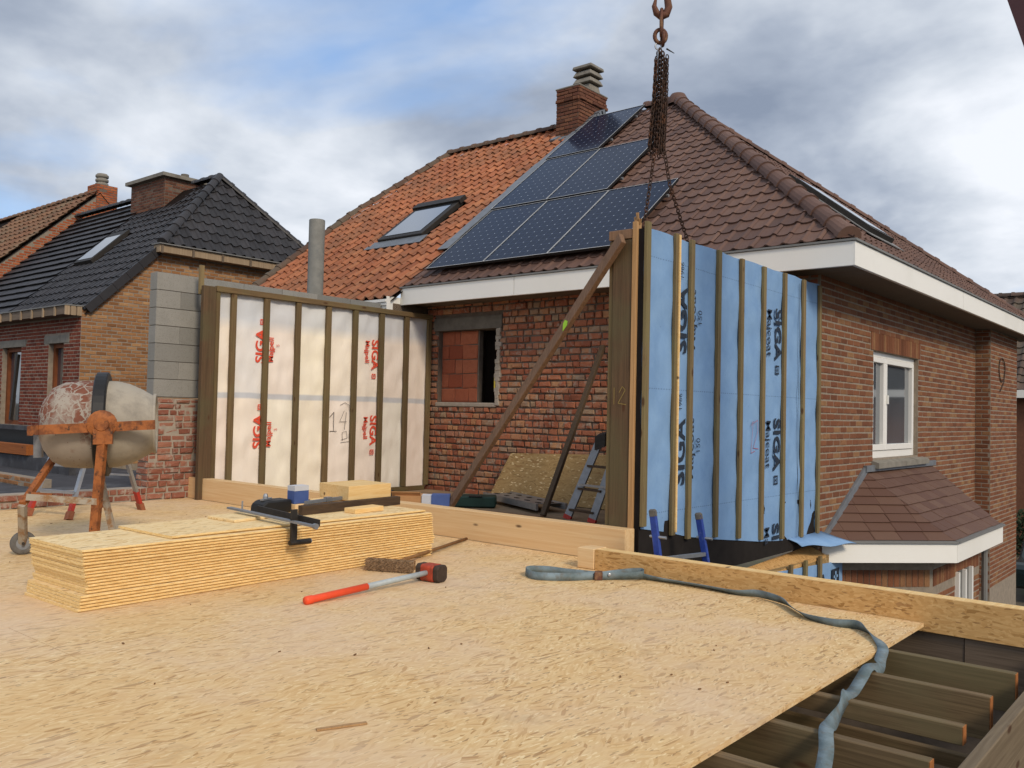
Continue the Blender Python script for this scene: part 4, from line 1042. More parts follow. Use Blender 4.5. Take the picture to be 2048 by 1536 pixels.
lay_bricks(front, 'brick_red', (-22.4, fy, GZ), X, Z, -Y, bond(4.4, 5.95, .21, .075, .012, hol, ragged=.03, keep=lambda a, b: b > 3.0), 150, rough=.02, proud=(.002, .008))
box('lintel', (-22.1, fy-.012, 2.405), (-20.65, fy+.1, 2.56), 'concrete', front)
box('lintel', (-19.7, fy-.012, 2.425), (-18.5, fy+.1, 2.58), 'concrete', front)
for k, (a, b, c, d) in enumerate(wz):
    f = MB(); e = .09
    for p, q in (((a, fy+.10, c), (a+e, fy+.2, d)), ((b-e, fy+.10, c), (b, fy+.2, d)), ((a+e, fy+.10, d-e), (b-e, fy+.2, d)), ((a+e, fy+.10, c), (b-e, fy+.2, c+e))): f.box(p, q)
    wn = f.build('window', 'timber_frame_red', bh)
    box('pane', (a+e, fy+.16, c+e), (b-e, fy+.165, d-e), 'pane_sky', wn)
    if k == 0: MB().bar((a+.45, fy+.06, c+.1), (a+.62, fy+.1, d-.15), .10, .06, up=(0, 1, 0)).build('open_sash', 'steel_dark', wn)
# box gutter with slats in front, eave box of the hip
gu = box('eave_box', (-27.0, 7.62, 2.95), (HX, 7.92, 3.12), 'soffit_wood', bh)
box('eave_lip', (-27.0, 7.59, 3.122), (HX+.03, 8.02, 3.145), 'grey_trim', bh)
for i in range(16): box('slat', (-26.9+i*.56, 7.595, 2.93), (-26.84+i*.56, 7.618, 3.118), 'slat_wood', gu)
for y in (7.64, 7.76, 7.88): box('slat', (HX+.001, y-.045, 2.935), (HX+.02, y+.05, 3.118), 'slat_wood', gu)
gu = box('eave_box', (HX+.002, 9.40, 4.44), (HX+.26, 13.95, 4.60), 'slat_wood', bh)
for i in range(7): box('slat', (HX+.262, 9.42+i*.72, 4.42), (HX+.285, 9.47+i*.72, 4.605), 'soffit_wood', gu)
box('eave_lip', (HX-.05, 9.37, 4.606), (HX+.31, 13.98, 4.63), 'grey_trim', bh)
apx = V(-19.28, ry, rz); he = V(HX+.28, 9.45, 4.62)
r = MB()
r.add([(-22.4, 7.98, hz2(7.98)-.04), (HX+.08, 7.98, hz2(7.98)-.04), (HX+.08, 9.5, hz2(9.5)-.04), (apx.x, ry, rz-.06), (-22.4, ry, rz-.06)], [(0, 1, 2, 3, 4)])
r.add([(HX+.28, 9.45, 4.6), (HX+.28, 13.93, 4.6), (apx.x, ry, rz-.06)], [(0, 1, 2)])
r.add([(-22.4, 15.4, 3.0), (HX+.08, 15.4, 3.0), (HX+.08, 13.88, 4.5), (apx.x, ry, rz-.06), (-22.4, ry, rz-.06)], [(4, 3, 2, 1, 0)])
broof2 = r.build('roof', 'roof_backing', bh)
s2 = V(0, 1, KH).normalized(); LH = math.hypot(1, KH); fq = lambda y: (y-7.98)*LH
lay_tiles(broof2, 'tile_black', (-22.4, 7.98, hz2(7.98)), X, s2, [(0, 0), (4.48, 0), (4.48, fq(9.48)), (apx.x+22.4, fq(ry)), (0, fq(ry))], .25, .30, 'roll', 120, holes=[(.35, 1.55, fq(9.45), fq(10.35)), (-1, 1.9, fq(11.2), 20)])
a, b, c = V(HX+.28, 9.45, 4.63), V(HX+.28, 13.93, 4.63), apx
u = (b-a).normalized(); mid = (c-a)-u*(c-a).dot(u); s_ = mid.normalized()
lay_tiles(broof2, 'tile_black', a, u, s_, [(0, 0), ((b-a).length, 0), ((c-a).dot(u), mid.length)], .25, mid.length/9, 'pan', 140, lift=.03)
ridge_tiles(broof2, 'tile_black', a+V(-.05, .02, .03), c+V(0, 0, .05), .10, .36, 'hip_tile')
ridge_tiles(broof2, 'tile_black', b+V(-.05, 0, -.02), c+V(0, 0, .02), .10, .36, 'hip_tile')
ridge_tiles(broof2, 'tile_black', (-20.4, ry, rz+.02), c+V(0, 0, .03), .10, .36)
for i in range(6):
    p = V(HX+.09, 8.0+i*.27, hz2(8.0+i*.27)+.02); q = p+V(0, .265, .265*KH)
    MB().obox((p+q)/2, (0.02, 0, 0), (q-p)/2, (0, -.06, .06)).build('verge_tile', 'tile_black', broof2)
bn = V(0, -KH, 1).normalized()
def bpnt(x, y, h=0): return V(x, y, hz2(y))+bn*h
q = MB().prism([bpnt(-21.95, 9.5, .0), bpnt(-21.05, 9.5, .0), bpnt(-21.05, 10.4, .0), bpnt(-21.95, 10.4, .0)], bn*.10).build('roof_window', 'steel_dark', bh)
MB().prism([bpnt(-21.88, 9.57, .102), bpnt(-21.12, 9.57, .102), bpnt(-21.12, 10.25, .102), bpnt(-21.88, 10.25, .102)], bn*.006).build('pane', 'pane_sky', q)
c2 = box('chimney', (-22.75, 11.2, 5.9), (-21.0, 12.3, 6.95), 'mortar_dark', bh)
for (oo, uu, nn, wd) in (((-22.75, 11.2, 6.1), X, -Y, 1.75), ((-21.0, 11.2, 6.1), Y, X, 1.1)):
    lay_bricks(c2, 'brick_chimney', oo, uu, Z, nn, bond(wd, .84, .21, .075, .012, ragged=.03), 40, rough=.02, proud=(.0, .01))
box('chimney_cap', (-22.86, 11.08, 6.952), (-20.88, 12.42, 7.04), 'concrete', c2)
MB().lathe((-21.3, 11.9, 7.04), (0, 0, 1), [(0, .11), (.16, .10), (.16, .0)], 10).build('chimney_pot', 'concrete_dark', c2)
# the attached half with flat ribbed black tiles
rh = thing('brick_house', (-24.7, 11, GZ), 'attached house whose black roof has long flat tile courses', 'house')
box('wall', (-26.98, fy+.05, GZ), (-22.402, 15.4, 3.0), 'brick_red', rh)
r = MB(); r.add([(-27, 7.98, hz2(7.98)-.04), (-22.402, 7.98, hz2(7.98)-.04), (-22.402, ry, rz-.06), (-27, ry, rz-.06)], [(0, 1, 2, 3)])
r.add([(-27, 15.4, 3), (-22.402, 15.4, 3), (-22.402, ry, rz-.06), (-27, ry, rz-.06)], [(3, 2, 1, 0)])
rr = r.build('roof', 'roof_backing', rh)
lay_tiles(rr, 'tile_black', (-27, 7.98, hz2(7.98)), X, s2, [(0, 0), (4.59, 0), (4.59, fq(ry)), (0, fq(ry))], .33, .30, 'flat', 120, lift=.06)
ridge_tiles(rr, 'tile_black', (-27, ry, rz+.02), (-22.8, ry, rz+.02), .10, .36)
# brown house further left
th = thing('brick_house', (-30, 11.5, GZ), 'far left brick house with weathered brown tile roof and round chimney pot', 'house')
TX, ty, tz = -27.0, 12.3, 7.62
hz3 = lambda y: tz+.93*(y-ty)
gw = MB().prism([(TX, 7.9, GZ), (TX, 7.9, hz3(7.9)-.02), (TX, ty, tz-.02), (TX, 17.0, hz3(7.6)-.02), (TX, 17.0, GZ)], (-.3, 0, 0)).build('gable_wall', 'mortar', th)
lay_bricks(gw, 'brick_orange', (TX, 7.9, 2.6), Y, Z, X, bond(4.8, 5.1, .21, .075, .012, ragged=.04, keep=lambda a, b: b+2.6 < hz3(7.9+a)-.12), 60, rough=.02, proud=(.001, .008))
r = MB(); r.add([(-36, 7.2, hz3(7.2)), (TX+.05, 7.2, hz3(7.2)), (TX+.05, ty, tz), (-36, ty, tz)], [(0, 1, 2, 3)]); r.add([(-36, 17.2, hz3(7.2)), (TX+.05, 17.2, hz3(7.2)), (TX+.05, ty, tz), (-36, ty, tz)], [(3, 2, 1, 0)])
tr = r.build('roof', 'roof_backing', th)
LT = math.hypot(1, .93)
lay_tiles(tr, 'tile_old', (-33, 7.2, hz3(7.2)+.03), X, V(0, 1, .93).normalized(), [(0, 0), (6.05, 0), (6.05, 5.1*LT), (0, 5.1*LT)], .36, .36, 'pan', 60, lift=.05)
ridge_tiles(tr, 'tile_old', (-35, ty, tz+.03), (TX, ty, tz+.03), .12, .4)
c3 = box('chimney', (-27.6, 12.2, 6.4), (TX+.01, 12.85, 7.9), 'mortar_dark', th)
for (oo, uu, nn, wd) in (((-27.6, 12.2, 6.4), X, -Y, .61), ((TX+.01, 12.2, 6.4), Y, X, .65)):
    lay_bricks(c3, 'brick_orange', oo, uu, Z, nn, bond(wd, 1.5, .21, .075, .012, ragged=.03), 20, rough=.02, proud=(.0, .01))
for i in range(3): MB().lathe((-27.3, 12.5, 7.9+i*.13), (0, 0, 1), [(0, .15), (.02, .19), (.09, .19), (.11, .15), (.13, .15), (.13, 0)], 14).build('chimney_pot', 'concrete', c3, smooth=True)
# flat-roofed extension between the parapet and the black-roofed house
ex = thing('flat_roof_extension', (-14.5, 5.5, GZ), 'low dark flat roof with timber edge in front of the red brick wall', 'extension')
box('flat_roof', (-26, 3.2, -.1), (-10.67, 7.93, -.02), 'roofing_felt', ex)
box('upstand', (-26, 6.5, -.02), (-15.0, 6.62, .22), 'roofing_felt', ex)
box('rooflight_kerb', (-24, 6.62, .08), (-17.0, 7.8, .16), 'roofing_felt', ex)
box('timber_edge', (-26, 6.44, .24), (-16.6, 6.60, .42), 'orange_timber', ex)
box('timber_edge', (-26, 7.2, .62), (-17.6, 7.4, .70), 'roofing_felt', ex)
box('dark_trim', (-26, 7.6, .16), (-17.6, 7.92, .60), 'black_plastic', ex)
lw = box('edge_wall', (-18.4, 5.2, -.02), (-13.0, 5.4, .10), 'mortar', ex)
lay_bricks(lw, 'brick_yellow', (-18.4, 5.2, -.02), X, Z, -Y, bond(5.4, .13, .19, .065, .012, ragged=.05), 40, rough=.03, proud=(0, .01))

# ================================================================== FAR RIGHT
fh = thing('brick_house', (-6, 36, GZ), 'distant brown brick house with grey-brown tile roof beyond the right corner', 'house')
box('wall', (-14, 32.3, GZ), (4, 40, 2.1), 'brick_chimney', fh)
box('gutter', (-14.3, 31.85, 2.0), (4.3, 32.1, 2.25), 'white_paint', fh)
r = MB(); k3 = .92; r.add([(-14.3, 32, 2.22), (4.3, 32, 2.22), (4.3, 35.8, 2.22+3.8*k3), (-14.3, 35.8, 2.22+3.8*k3)], [(0, 1, 2, 3)]); r.add([(-14.3, 39.6, 2.22), (4.3, 39.6, 2.22), (4.3, 35.8, 2.22+3.8*k3), (-14.3, 35.8, 2.22+3.8*k3)], [(3, 2, 1, 0)])
fr_ = r.build('roof', 'roof_backing', fh)
lay_tiles(fr_, 'tile_far', (-9, 31.95, 2.25), X, V(0, 1, k3).normalized(), [(0, 0), (6, 0), (6, 3.8*math.hypot(1, k3)), (0, 3.8*math.hypot(1, k3))], .33, .36, 'pan', 20, lift=.05)
ridge_tiles(fr_, 'tile_far', (-9, 35.75, 5.75), (4, 35.75, 5.75), .14, .4)
# parked car, only its side shows
car = thing('parked_car', (-3.2, 25.5, GZ), 'dark green parked car glimpsed beyond the right end of the house', 'car')
prof = [(-2.1, .35), (-2.1, .75), (-1.9, .92), (-1.2, 1.0), (-.55, 1.42), (.9, 1.45), (1.55, 1.05), (2.1, .92), (2.15, .4)]
MB().prism([(-4.3, 25.5+a, GZ+b) for a, b in prof], (1.75, 0, 0)).build('body', 'car_paint', car, .06)
for a, b in ((-1.0, -.1), (-.02, 1.1)): MB().prism([(-2.546, 25.5+a+.1, GZ+.98), (-2.546, 25.5+b, GZ+.98), (-2.546, 25.5+b-.15, GZ+1.36), (-2.546, 25.5+a+.45, GZ+1.36)], (.006, 0, 0)).build('window', 'pane_dark', car)
for a in (-1.35, 1.35):
    wl = MB().lathe((-2.72, 25.5+a, GZ+.32), (1, 0, 0), [(0, .0), (0, .32), (.19, .32), (.2, .22), (.2, 0)], 20).build('wheel', 'rubber', car, smooth=True)
    MB().lathe((-2.52, 25.5+a, GZ+.32), (1, 0, 0), [(0, .2), (.015, .18), (.02, 0)], 16).build('rim', 'aluminium', wl)
from mathutils import noise as mnoise
def shrub(cx, cy, wd, dp, h, label):
    sh = thing('shrub', (cx, cy, GZ), label, 'shrub')
    m = MB(); rng = random.Random(int(cx*100)+7)
    for i in range(2600):
        p = V(rng.gauss(0, 1), rng.gauss(0, 1), rng.gauss(0, 1)).normalized()*(rng.random()**.4)
        p = V(cx+p.x*wd, cy+p.y*dp, GZ+h*.5+p.z*h*.5); a = V(rng.uniform(-1, 1), rng.uniform(-1, 1), rng.uniform(-1, 1)).normalized(); b = a.orthogonal().normalized()
        m.add([p-a*.07, p+b*.035, p+a*.07, p-b*.035], [(0, 1, 2, 3)])
    tag(m.build('foliage', 'hedge', sh), kind='stuff')
    MB().tube([(cx, cy, GZ), (cx, cy, GZ+h*.6)], [.06, .03], 6).build('stem', 'dark_timber', sh)
shrub(-4.4, 29.5, 1.3, .8, 1.9, 'dark green shrub in front of the distant house at the right edge')

# ================================================================== CEMENT MIXER
mu = V(.766, .643, 0); mv = V(-.643, .766, 0); mc = V(-7.31, 3.39, 1.02)
mx = thing('cement_mixer', (mc.x, mc.y, 0), 'orange cement mixer with mortar-splashed drum standing behind the board stack', 'cement mixer')
th_ = R(19); ax = (mu*math.cos(th_)+mv*math.sin(th_)+V(0, 0, .03)).normalized(); ay = Z.cross(ax).normalized(); az = ax.cross(ay)
DM = frame_matrix(mc, ax*.92, ay*.92, az*.96)
def mp(a, b, c): return V(DM @ V(a, b, c))
d = MB().lathe((0, 0, 0), (1, 0, 0), [(-.47, 0), (-.465, .13), (-.43, .22), (-.36, .315), (-.26, .362), (-.12, .375), (.03, .375)], 40)
d.lathe((0, 0, 0), (1, 0, 0), [(.06, .375), (.16, .372), (.26, .35), (.36, .305), (.455, .25), (.465, .262), (.485, .262), (.49, .25), (.48, .235), (.42, .225), (.0, .30)], 40)
dm = d.mesh('drum', 'drum_paint', True); link('drum', dm, mx, DM)
g = MB().lathe((0, 0, 0), (1, 0, 0), [(-.01, .36), (-.01, .435), (.0, .45), (.085, .45), (.095, .435), (.095, .36)], 44)
link('ring_gear', g.mesh('ring_gear', 'black_plastic', False), mx, DM)
# yoke round the drum
yk = [(.50, -.46, -.0), (-.40, -.46, -.03), (-.50, -.36, -.04), (-.535, 0, -.04), (-.50, .36, -.04), (-.40, .47, -.03), (.15, .47, 0)]
ym_ = MB()
for a, b in zip(yk, yk[1:]): ym_.bar(mp(*a), mp(*b), .016, .075, up=az)
ym_.build('yoke', 'mixer_orange', mx)
MB().lathe(mp(.08, -.455, .01), -ay, [(0, .11), (.03, .11), (.055, .06), (.07, .05), (.07, 0)], 18).build('bearing', 'mixer_orange', mx)
MB().obox(mp(.09, -.49, -.09), ax*.07, ay*.03, az*.06).build('bracket', 'mixer_orange', mx)
MB().obox(mp(-.52, .25, -.17), ax*.03, ay*.05, az*.11).build('motor_plate', 'aluminium_dull', mx)
pt = mp(.09, -.485, -.08); pb = V(pt.x-.045, pt.y-.03, .0)
MB().bar(pb, pt, .06, .06, up=mu).build('leg', 'mixer_orange', mx)
lt = mp(-.26, .46, -.05); lmid = mp(-.52, -.47, -.62); wc = V(-7.36, 2.86, .09)
MB().bar(lt, lmid, .045, .045, up=mu).build('leg', 'mixer_orange', mx)
MB().bar(lmid, wc, .05, .05, up=mu).build('leg_extension', 'mixer_grey_leg', mx)
rt_ = mp(-.06, .44, -.35); MB().bar(rt_, V(mp(.14, .40, 0).x, mp(.14, .40, 0).y, 0), .045, .045, up=mu).build('leg', 'mixer_grey_leg', mx)
MB().bar(mp(-.49, -.47, -.56), mp(.06, -.49, -.62), .03, .05, up=az).build('crossbar', 'mixer_grey_leg', mx)
MB().bar(mp(-.49, -.46, -.55), mp(-.30, -.47, -.57), .034, .055, up=az).build('crossbar', 'mixer_orange', mx)
MB().bar(mp(.07, -.47, -.45), mp(-.0, .40, -.5), .035, .04, up=az).build('crossbar', 'mixer_orange', mx)
for c0 in (wc,):
    axw = (mv*.9+mu*-.55).normalized()
    wl = MB().lathe(c0-axw*.02, axw, [(0, .05), (0, .08), (.012, .092), (.03, .092), (.042, .08), (.042, .05)], 24).build('wheel', 'rubber', mx, smooth=True)
    MB().lathe(c0-axw*.015, axw, [(0, 0), (0, .052), (.032, .052), (.032, 0)], 16).build('rim', 'aluminium_dull', wl)
    MB().tube([c0-axw*.05, c0+axw*.12], .012, 8).build('axle', 'steel_dark', wl)

# ================================================================== STEPLADDERS AND LADDERS
st = thing('stepladder', (-9.7, 4.4, 0), 'aluminium stepladder with red-taped feet standing behind the cement mixer', 'stepladder')
A_, B_, C_, D_ = V(-9.23, 4.01, 0), V(-9.8, 3.84, 0), V(-9.61, 4.98, 0), V(-10.07, 4.78, 0); ta, tb = V(-9.47, 4.46, 1.33), V(-9.86, 4.34, 1.33)
for a, b in ((A_, ta), (B_, tb), (C_, ta), (D_, tb)):
    dd = (b-a)
    rl = MB().bar(a+dd*.035, b, .028, .075, up=(a-b).cross(Y)).build('rail', 'aluminium', st)
    MB().bar(a+dd*.06, a+dd*.16, .034, .082, up=(a-b).cross(Y)).build('tape', 'red_tape', rl)
    MB().bar(a, a+dd*.06, .05, .10, up=(a-b).cross(Y)).build('foot', 'clay_foot', rl)
for f in (.2, .4, .6, .8): MB().bar(A_+(ta-A_)*f, B_+(tb-B_)*f, .07, .025).build('rung', 'aluminium', st)
for f in (.3, .6): MB().bar(C_+(ta-C_)*f, D_+(tb-D_)*f, .03, .02).build('rung', 'aluminium', st)
MB().bar(A_+(ta-A_)*.42, C_+(ta-C_)*.42, .012, .02).build('spreader', 'aluminium', st)
MB().obox((ta+tb)/2+V(0, 0, .02), (tb-ta)/2*1.15, V(.04, .12, 0), V(0, 0, .02)).build('top_cap', 'red_tape', st)
# aluminium ladder standing in the recess
ld = thing('stepladder', (-6.1, 8.7, -.08), 'grey aluminium folding ladder standing in the recess next to the blue panel', 'stepladder')
f0, f1 = V(-6.32, 8.61, -.08), V(-5.90, 8.52, -.08); t0, t1 = V(-6.02, 8.86, .90), V(-5.66, 8.74, .90)
for a, b in ((f0, t0), (f1, t1)):
    rl = MB().bar(a, b, .03, .10, up=(b-a).cross(Y)).build('rail', 'aluminium_dull', ld)
    MB().bar(a, a+(b-a)*.05, .036, .106, up=(b-a).cross(Y)).build('tape', 'red_tape', rl)
for f in (.12, .38, .66): MB().bar(f0+(t0-f0)*f, f1+(t1-f1)*f, .075, .025).build('rung', 'dark_timber', ld)
MB().bar(f0+(t0-f0)*.40+V(0, -.04, .03), f1+(t1-f1)*.40+V(.1, -.03, .03), .02, .025).build('spreader', 'aluminium', ld)
MB().bar(t1+V(.05, .05, 0), V(-5.45, 9.15, -.08), .03, .08, up=(1, 0, 0)).build('rear_rail', 'aluminium_dull', ld)
MB().obox(t0+V(.02, 0, -.02), (.06, .02, .02), (0, .05, .02), (0, 0, .08)).build('hinge', 'steel_dark', ld)
# ladder lying on the recess floor
ly = thing('ladder', (-7.6, 9.2, -.08), 'aluminium ladder section lying flat on the recess floor in front of the leaning board', 'ladder')
p0, p1 = V(-8.35, 9.38, .01), V(-6.85, 8.70, .01); dd = (p1-p0).normalized(); pp = V(-dd.y, dd.x, 0)
for k in (0, 1):
    MB().bar(p0+pp*.42*k, p1+pp*.42*k, .03, .08).build('rail', 'aluminium', ly)
MB().obox((p0+p1)/2+pp*.21+V(0, 0, .03), (p1-p0)/2*.86, pp*.2, (0, 0, .004)).build('platform', 'aluminium', ly)
for i in range(5):
    for k in (.05, .16): MB().obox(p0+(p1-p0)*(.12+.19*i)+pp*(.03+k*1.7)+V(0, 0, .036), dd*.045, pp*.022, (0, 0, .004)).build('slot', 'black_plastic', ly)
# blue ladder poking up behind the edge beam
bl_ = thing('ladder', (-3.45, 6.2, GZ), 'top of a blue ladder leaning up behind the OSB edge beam', 'ladder')
for a, b in ((V(-3.5, 5.87, .47), V(-3.18, 5.98, -1.9)), (V(-3.5, 6.60, .39), V(-3.18, 6.86, -1.9))):
    rl = MB().bar(b, a, .030, .058, up=(1, 0, 0)).build('rail', 'ladder_blue', bl_, .006)
    dr = (a-b).normalized(); MB().bar(a-dr*.055, a+dr*.01, .036, .064, up=(1, 0, 0)).build('end_cap', 'rubber', rl, .012)
    MB().tube([a-dr*.20+V(-.05, .0, 0), a-dr*.20+V(.09, 0, 0)], .012, 8).build('bolt', 'aluminium', rl)
    MB().tube([a-dr*.43+V(.03, .0, 0), a-dr*.43+V(.05, 0, 0)], .016, 8).build('bolt', 'aluminium', rl)
for z in (.07, -.22): MB().bar(V(-3.5+.135*(.43-z)/1.0, 5.91, z+.03), V(-3.5+.135*(.43-z), 6.66, z-.01), .03, .03).build('rung', 'aluminium', bl_)

# ================================================================== TIMBERS AND BOARDS IN THE RECESS
b1 = thing('brace', (-6.9, 7.0, -.08), 'long diagonal timber brace with a green sticker propping the blue panel', 'timber brace')
pa, pb_ = V(-6.86, 6.95, -.06), V(-3.985, 6.13, 2.66); up_ = (pb_-pa).cross(V(.6, .7, 0)).normalized(); sd = (pb_-pa).normalized().cross(up_)
MB().bar(pa, pb_, .045, .125, up=up_).build('timber', 'brace_wood', b1, .004)
sc = pa+(pb_-pa)*.755; vv = sd if sd.dot(CAM-sc) > 0 else -sd
dn_ = (pb_-pa).normalized(); m = MB()
m.add([sc+vv*.026+dn_*a+up_*b for a, b in ((-.05, -.055), (.03, -.06), (.055, -.03), (.02, .03), (-.02, .02))], [(0, 1, 2, 3, 4)]); m.add([sc+vv*.0262+dn_*a+up_*b for a, b in ((-.05, -.055), (-.02, .02), (.02, .03), (.055, -.03), (.03, -.06))], [(0, 1, 2, 3, 4)])
m.build('sticker', 'sticker', b1)
b2 = thing('brace', (-6.6, 8.6, -.08), 'thin dark batten leaning against the recess wall behind the diagonal brace', 'timber brace')
MB().bar((-6.61, 8.51, -.06), (-6.74, 9.93, 2.12), .075, .05, up=(0, 1, .3)).build('timber', 'dark_brace', b2, .003)
lo = thing('osb_board', (-7.4, 9.85, -.08), 'dull OSB offcut leaning against the old brick wall in the recess', 'board')
MB().prism([(-8.62, 9.78, -.07), (-6.05, 9.78, -.07), (-5.95, 10.03, .66), (-8.42, 10.03, .58)], (0, .018, .006)).build('board', 'osb_lean', lo)
gb = thing('tool_case', (-7.95, 8.7, -.08), 'flat dark green tool case on the recess floor behind the brace foot', 'case')
MB().obox((-7.95, 8.75, .0), (.22, .18, 0), (-.12, .15, 0), (0, 0, .07)).build('case', 'case_green', gb, .015)
MB().obox((-7.82, 8.62, .075), (.07, .055, 0), (-.012, .015, 0), (0, 0, .008)).build('handle', 'black_plastic', gb)
sb_ = thing('screw_box', (-6.7, 6.95, -.08), 'blue and white carton standing behind the kerb beam left of the brace', 'carton')
MB().obox((-6.72, 6.85, .11), (.075, .063, 0), (-.06, .07, 0), (0, 0, .18)).build('carton', 'box_blue', sb_)
MB().obox((-6.845, 6.77, .105), (.05, .03, 0), (-.06, .07, 0), (0, 0, .175)).build('white_side', 'box_white', sb_)
cb = thing('cardboard_box', (-7.1, 6.85, -.08), 'open brown cardboard box beside the blue carton behind the kerb', 'box')
MB().obox((-7.05, 6.72, .10), (.12, .10, 0), (-.1, .12, 0), (0, 0, .17)).build('box', 'card', cb)
MB().obox((-7.0, 6.60, .27), (.12, .10, .0), (-.02, .03, -.04), (0, 0, .004)).build('flap', 'card', cb)
tb_ = thing('tool_bag', (-7.5, 6.6, -.08), 'dark tool bag behind the kerb beam beside the white wall panel', 'bag')
MB().obox((-7.5, 6.55, .10), (.2, .16, 0), (-.1, .12, 0), (0, 0, .19)).build('bag', 'black_plastic', tb_, .04)
MB().tube([V(-7.66, 6.42, .28), V(-7.58, 6.48, .36), V(-7.42, 6.62, .36), V(-7.34, 6.68, .28)], .014, 6).build('handle', 'black_plastic', tb_)
for i, (x, y, l, a) in enumerate(((-5.6, 8.0, .9, .2), (-5.3, 7.6, .8, -.15), (-7.0, 8.2, 1.1, .1))):
    pl = thing('plank', (x, y, -.08), ('reddish plank on the recess floor under the folding ladder', 'short plank on the recess floor nearest the blue panel', 'plank on the recess floor in front of the lying ladder')[i], 'plank')
    MB().obox((x, y, -.055), V(math.cos(a), math.sin(a), 0)*l/2, V(-math.sin(a), math.cos(a), 0)*.08, (0, 0, .022)).build('timber', ('brace_wood', 'kerb_wood', 'brace_wood')[i], pl)

# ================================================================== STACK OF OSB BOARDS
sdir = V(-.30, 3.11, 0).normalized(); swid = V(-.998, .06, 0)           # along, and away from the camera
s0 = V(-5.128, 2.308, 0); SL, SW, ST = 2.88, .70, .0171
def board_mesh(L, W, t):
    e = .010
    pr = [(0, 0), (-0, .0), (e*0, .28*t), (-e, .40*t), (-e, .62*t), (0, .72*t), (0, t)]
    pr = [(0, 0), (0, .25*t), (-e, .38*t), (-e, .64*t), (0, .77*t), (0, t-.001), (W, t-.001), (W, .77*t), (W-e, .64*t), (W-e, .38*t), (W, .25*t), (W, 0)]
    n = len(pr); m = MB(); vs = [(0, a, b) for a, b in pr]+[(L, a, b) for a, b in pr]
    m.add(vs, [(5, 5+n, 6+n, 6)], 0.0, 0)
    m.add(vs, [(i, (i+1) % n, n+(i+1) % n, n+i) for i in range(n) if i != 5], 0.0, 1)
    m.add(vs, [tuple(range(n-1, -1, -1)), tuple(range(n, 2*n))], 0.0, 1)
    return m.mesh('osb_board', ['osb_stack', 'osb_edge'])
bmesh_ = board_mesh(SL, SW, ST)
N = 19
for i in range(N):
    low = i < 5
    off = (.0 if low else .055)+random.uniform(-.012, .012)+(.0 if low else -.045*(i-5)/(N-6)); sid = (0 if low else .018)+random.uniform(-.004, .004)
    p = s0+sdir*off+swid*sid+V(0, 0, i*.0184+.001)
    o = link('osb_board', bmesh_, None, frame_matrix(p, sdir, swid, Z))
    if i == 0: l, g = 'bottom OSB board of the big stack, resting on the deck', None
    elif i == N-1: l, g = 'full length OSB board just under the topmost board of the stack', None
    elif low: l, g = 'OSB board in the lower, slightly shifted layers of the stack', 'lower boards of the OSB stack'
    else: l, g = 'OSB board in the upper layers of the big stack', 'upper boards of the OSB stack'
    tag(o, l, 'OSB board', g)
o = link('osb_board', board_mesh(2.27, SW-.02, ST), None, frame_matrix(s0+sdir*.60+swid*.03+V(0, 0, N*.0184+.002), sdir, swid, Z))
tag(o, 'topmost OSB board of the stack, shorter than the rest', 'OSB board')
QZ = N*.0184+.002+ST
def on(a, b, z=0): return s0+sdir*a+swid*b+V(0, 0, QZ+z)     # a along, b from the front edge
def slab(name, label, cat, a0, a1, b0, b1, z0, z1, mat, skew=0, part='timber', bev=.003):
    t = thing(name, on((a0+a1)/2, (b0+b1)/2, z0), label, cat)
    c = on((a0+a1)/2, (b0+b1)/2, (z0+z1)/2); u = sdir*math.cos(skew)+swid*math.sin(skew); v = swid*math.cos(skew)-sdir*math.sin(skew)
    MB().obox(c, u*(a1-a0)/2, v*(b1-b0)/2, (0, 0, (z1-z0)/2)).build(part, mat, t, bev); return t
slab('osb_offcut', 'square OSB offcut lying near the left end of the stack', 'board', 1.22, 1.55, .30, .64, 0, .02, 'osb_stack', .1, 'board')
slab('timber_beam', 'long dark brown timber lying on top of the board stack', 'timber', 1.86, 2.98, .27, .335, 0, .072, 'dark_timber', .0)
slab('wood_block', 'short pale wood offcut at the front edge of the stack', 'wood block', 2.24, 2.58, .06, .20, 0, .038, 'light_wood_y', .05)
slab('wood_block', 'pale plank offcut behind the dark timber under the metal rail', 'wood block', 1.92, 2.62, .45, .60, 0, .062, 'kerb_wood', .0)
slab('wood_block', 'pale plank carrying the big timber block on the stack', 'wood block', 2.25, 2.84, .56, .72, 0, .062, 'light_wood_y', .0)
slab('wood_block', 'largest pale timber block on top of the stack', 'wood block', 2.42, 2.92, .34, .78, .064, .185, 'light_wood_y', -.03)
cs = thing('tool_box', on(1.75, .55), 'low black plastic toolbox with metal clasp on the stack', 'toolbox')
MB().prism([on(1.62, .50), on(1.92, .50), on(1.92, .50, .10), on(1.68, .50, .10), on(1.63, .50, .07)], swid*.18).build('body', 'black_plastic', cs, .012)
MB().lathe(on(1.72, .60, .10), (0, 0, 1), [(0, .02), (.03, .02), (.05, .012), (.05, 0)], 12).build('clasp', 'aluminium', cs)
MB().bar(on(1.67, .58, .105), on(1.77, .60, .112), .03, .012).build('catch', 'aluminium', cs)
bx = thing('screw_box', on(2.02, .52), 'small blue carton with white lid on the stack beside the metal rail', 'carton')
MB().obox(on(2.0, .53, .115), sdir*.075, swid*.05, (0, 0, .05)).build('carton', 'box_blue', bx)
MB().obox(on(2.0, .53, .185), sdir*.073, swid*.052, (0, 0, .02)).build('lid', 'box_white', bx)
ra = thing('metal_rail', on(2.2, .43), 'flat grey metal rail lying on the plank beside the blue carton', 'rail')
MB().bar(on(2.00, .42, .075), on(2.56, .46, .085), .03, .025).build('rail', 'aluminium_dull', ra)
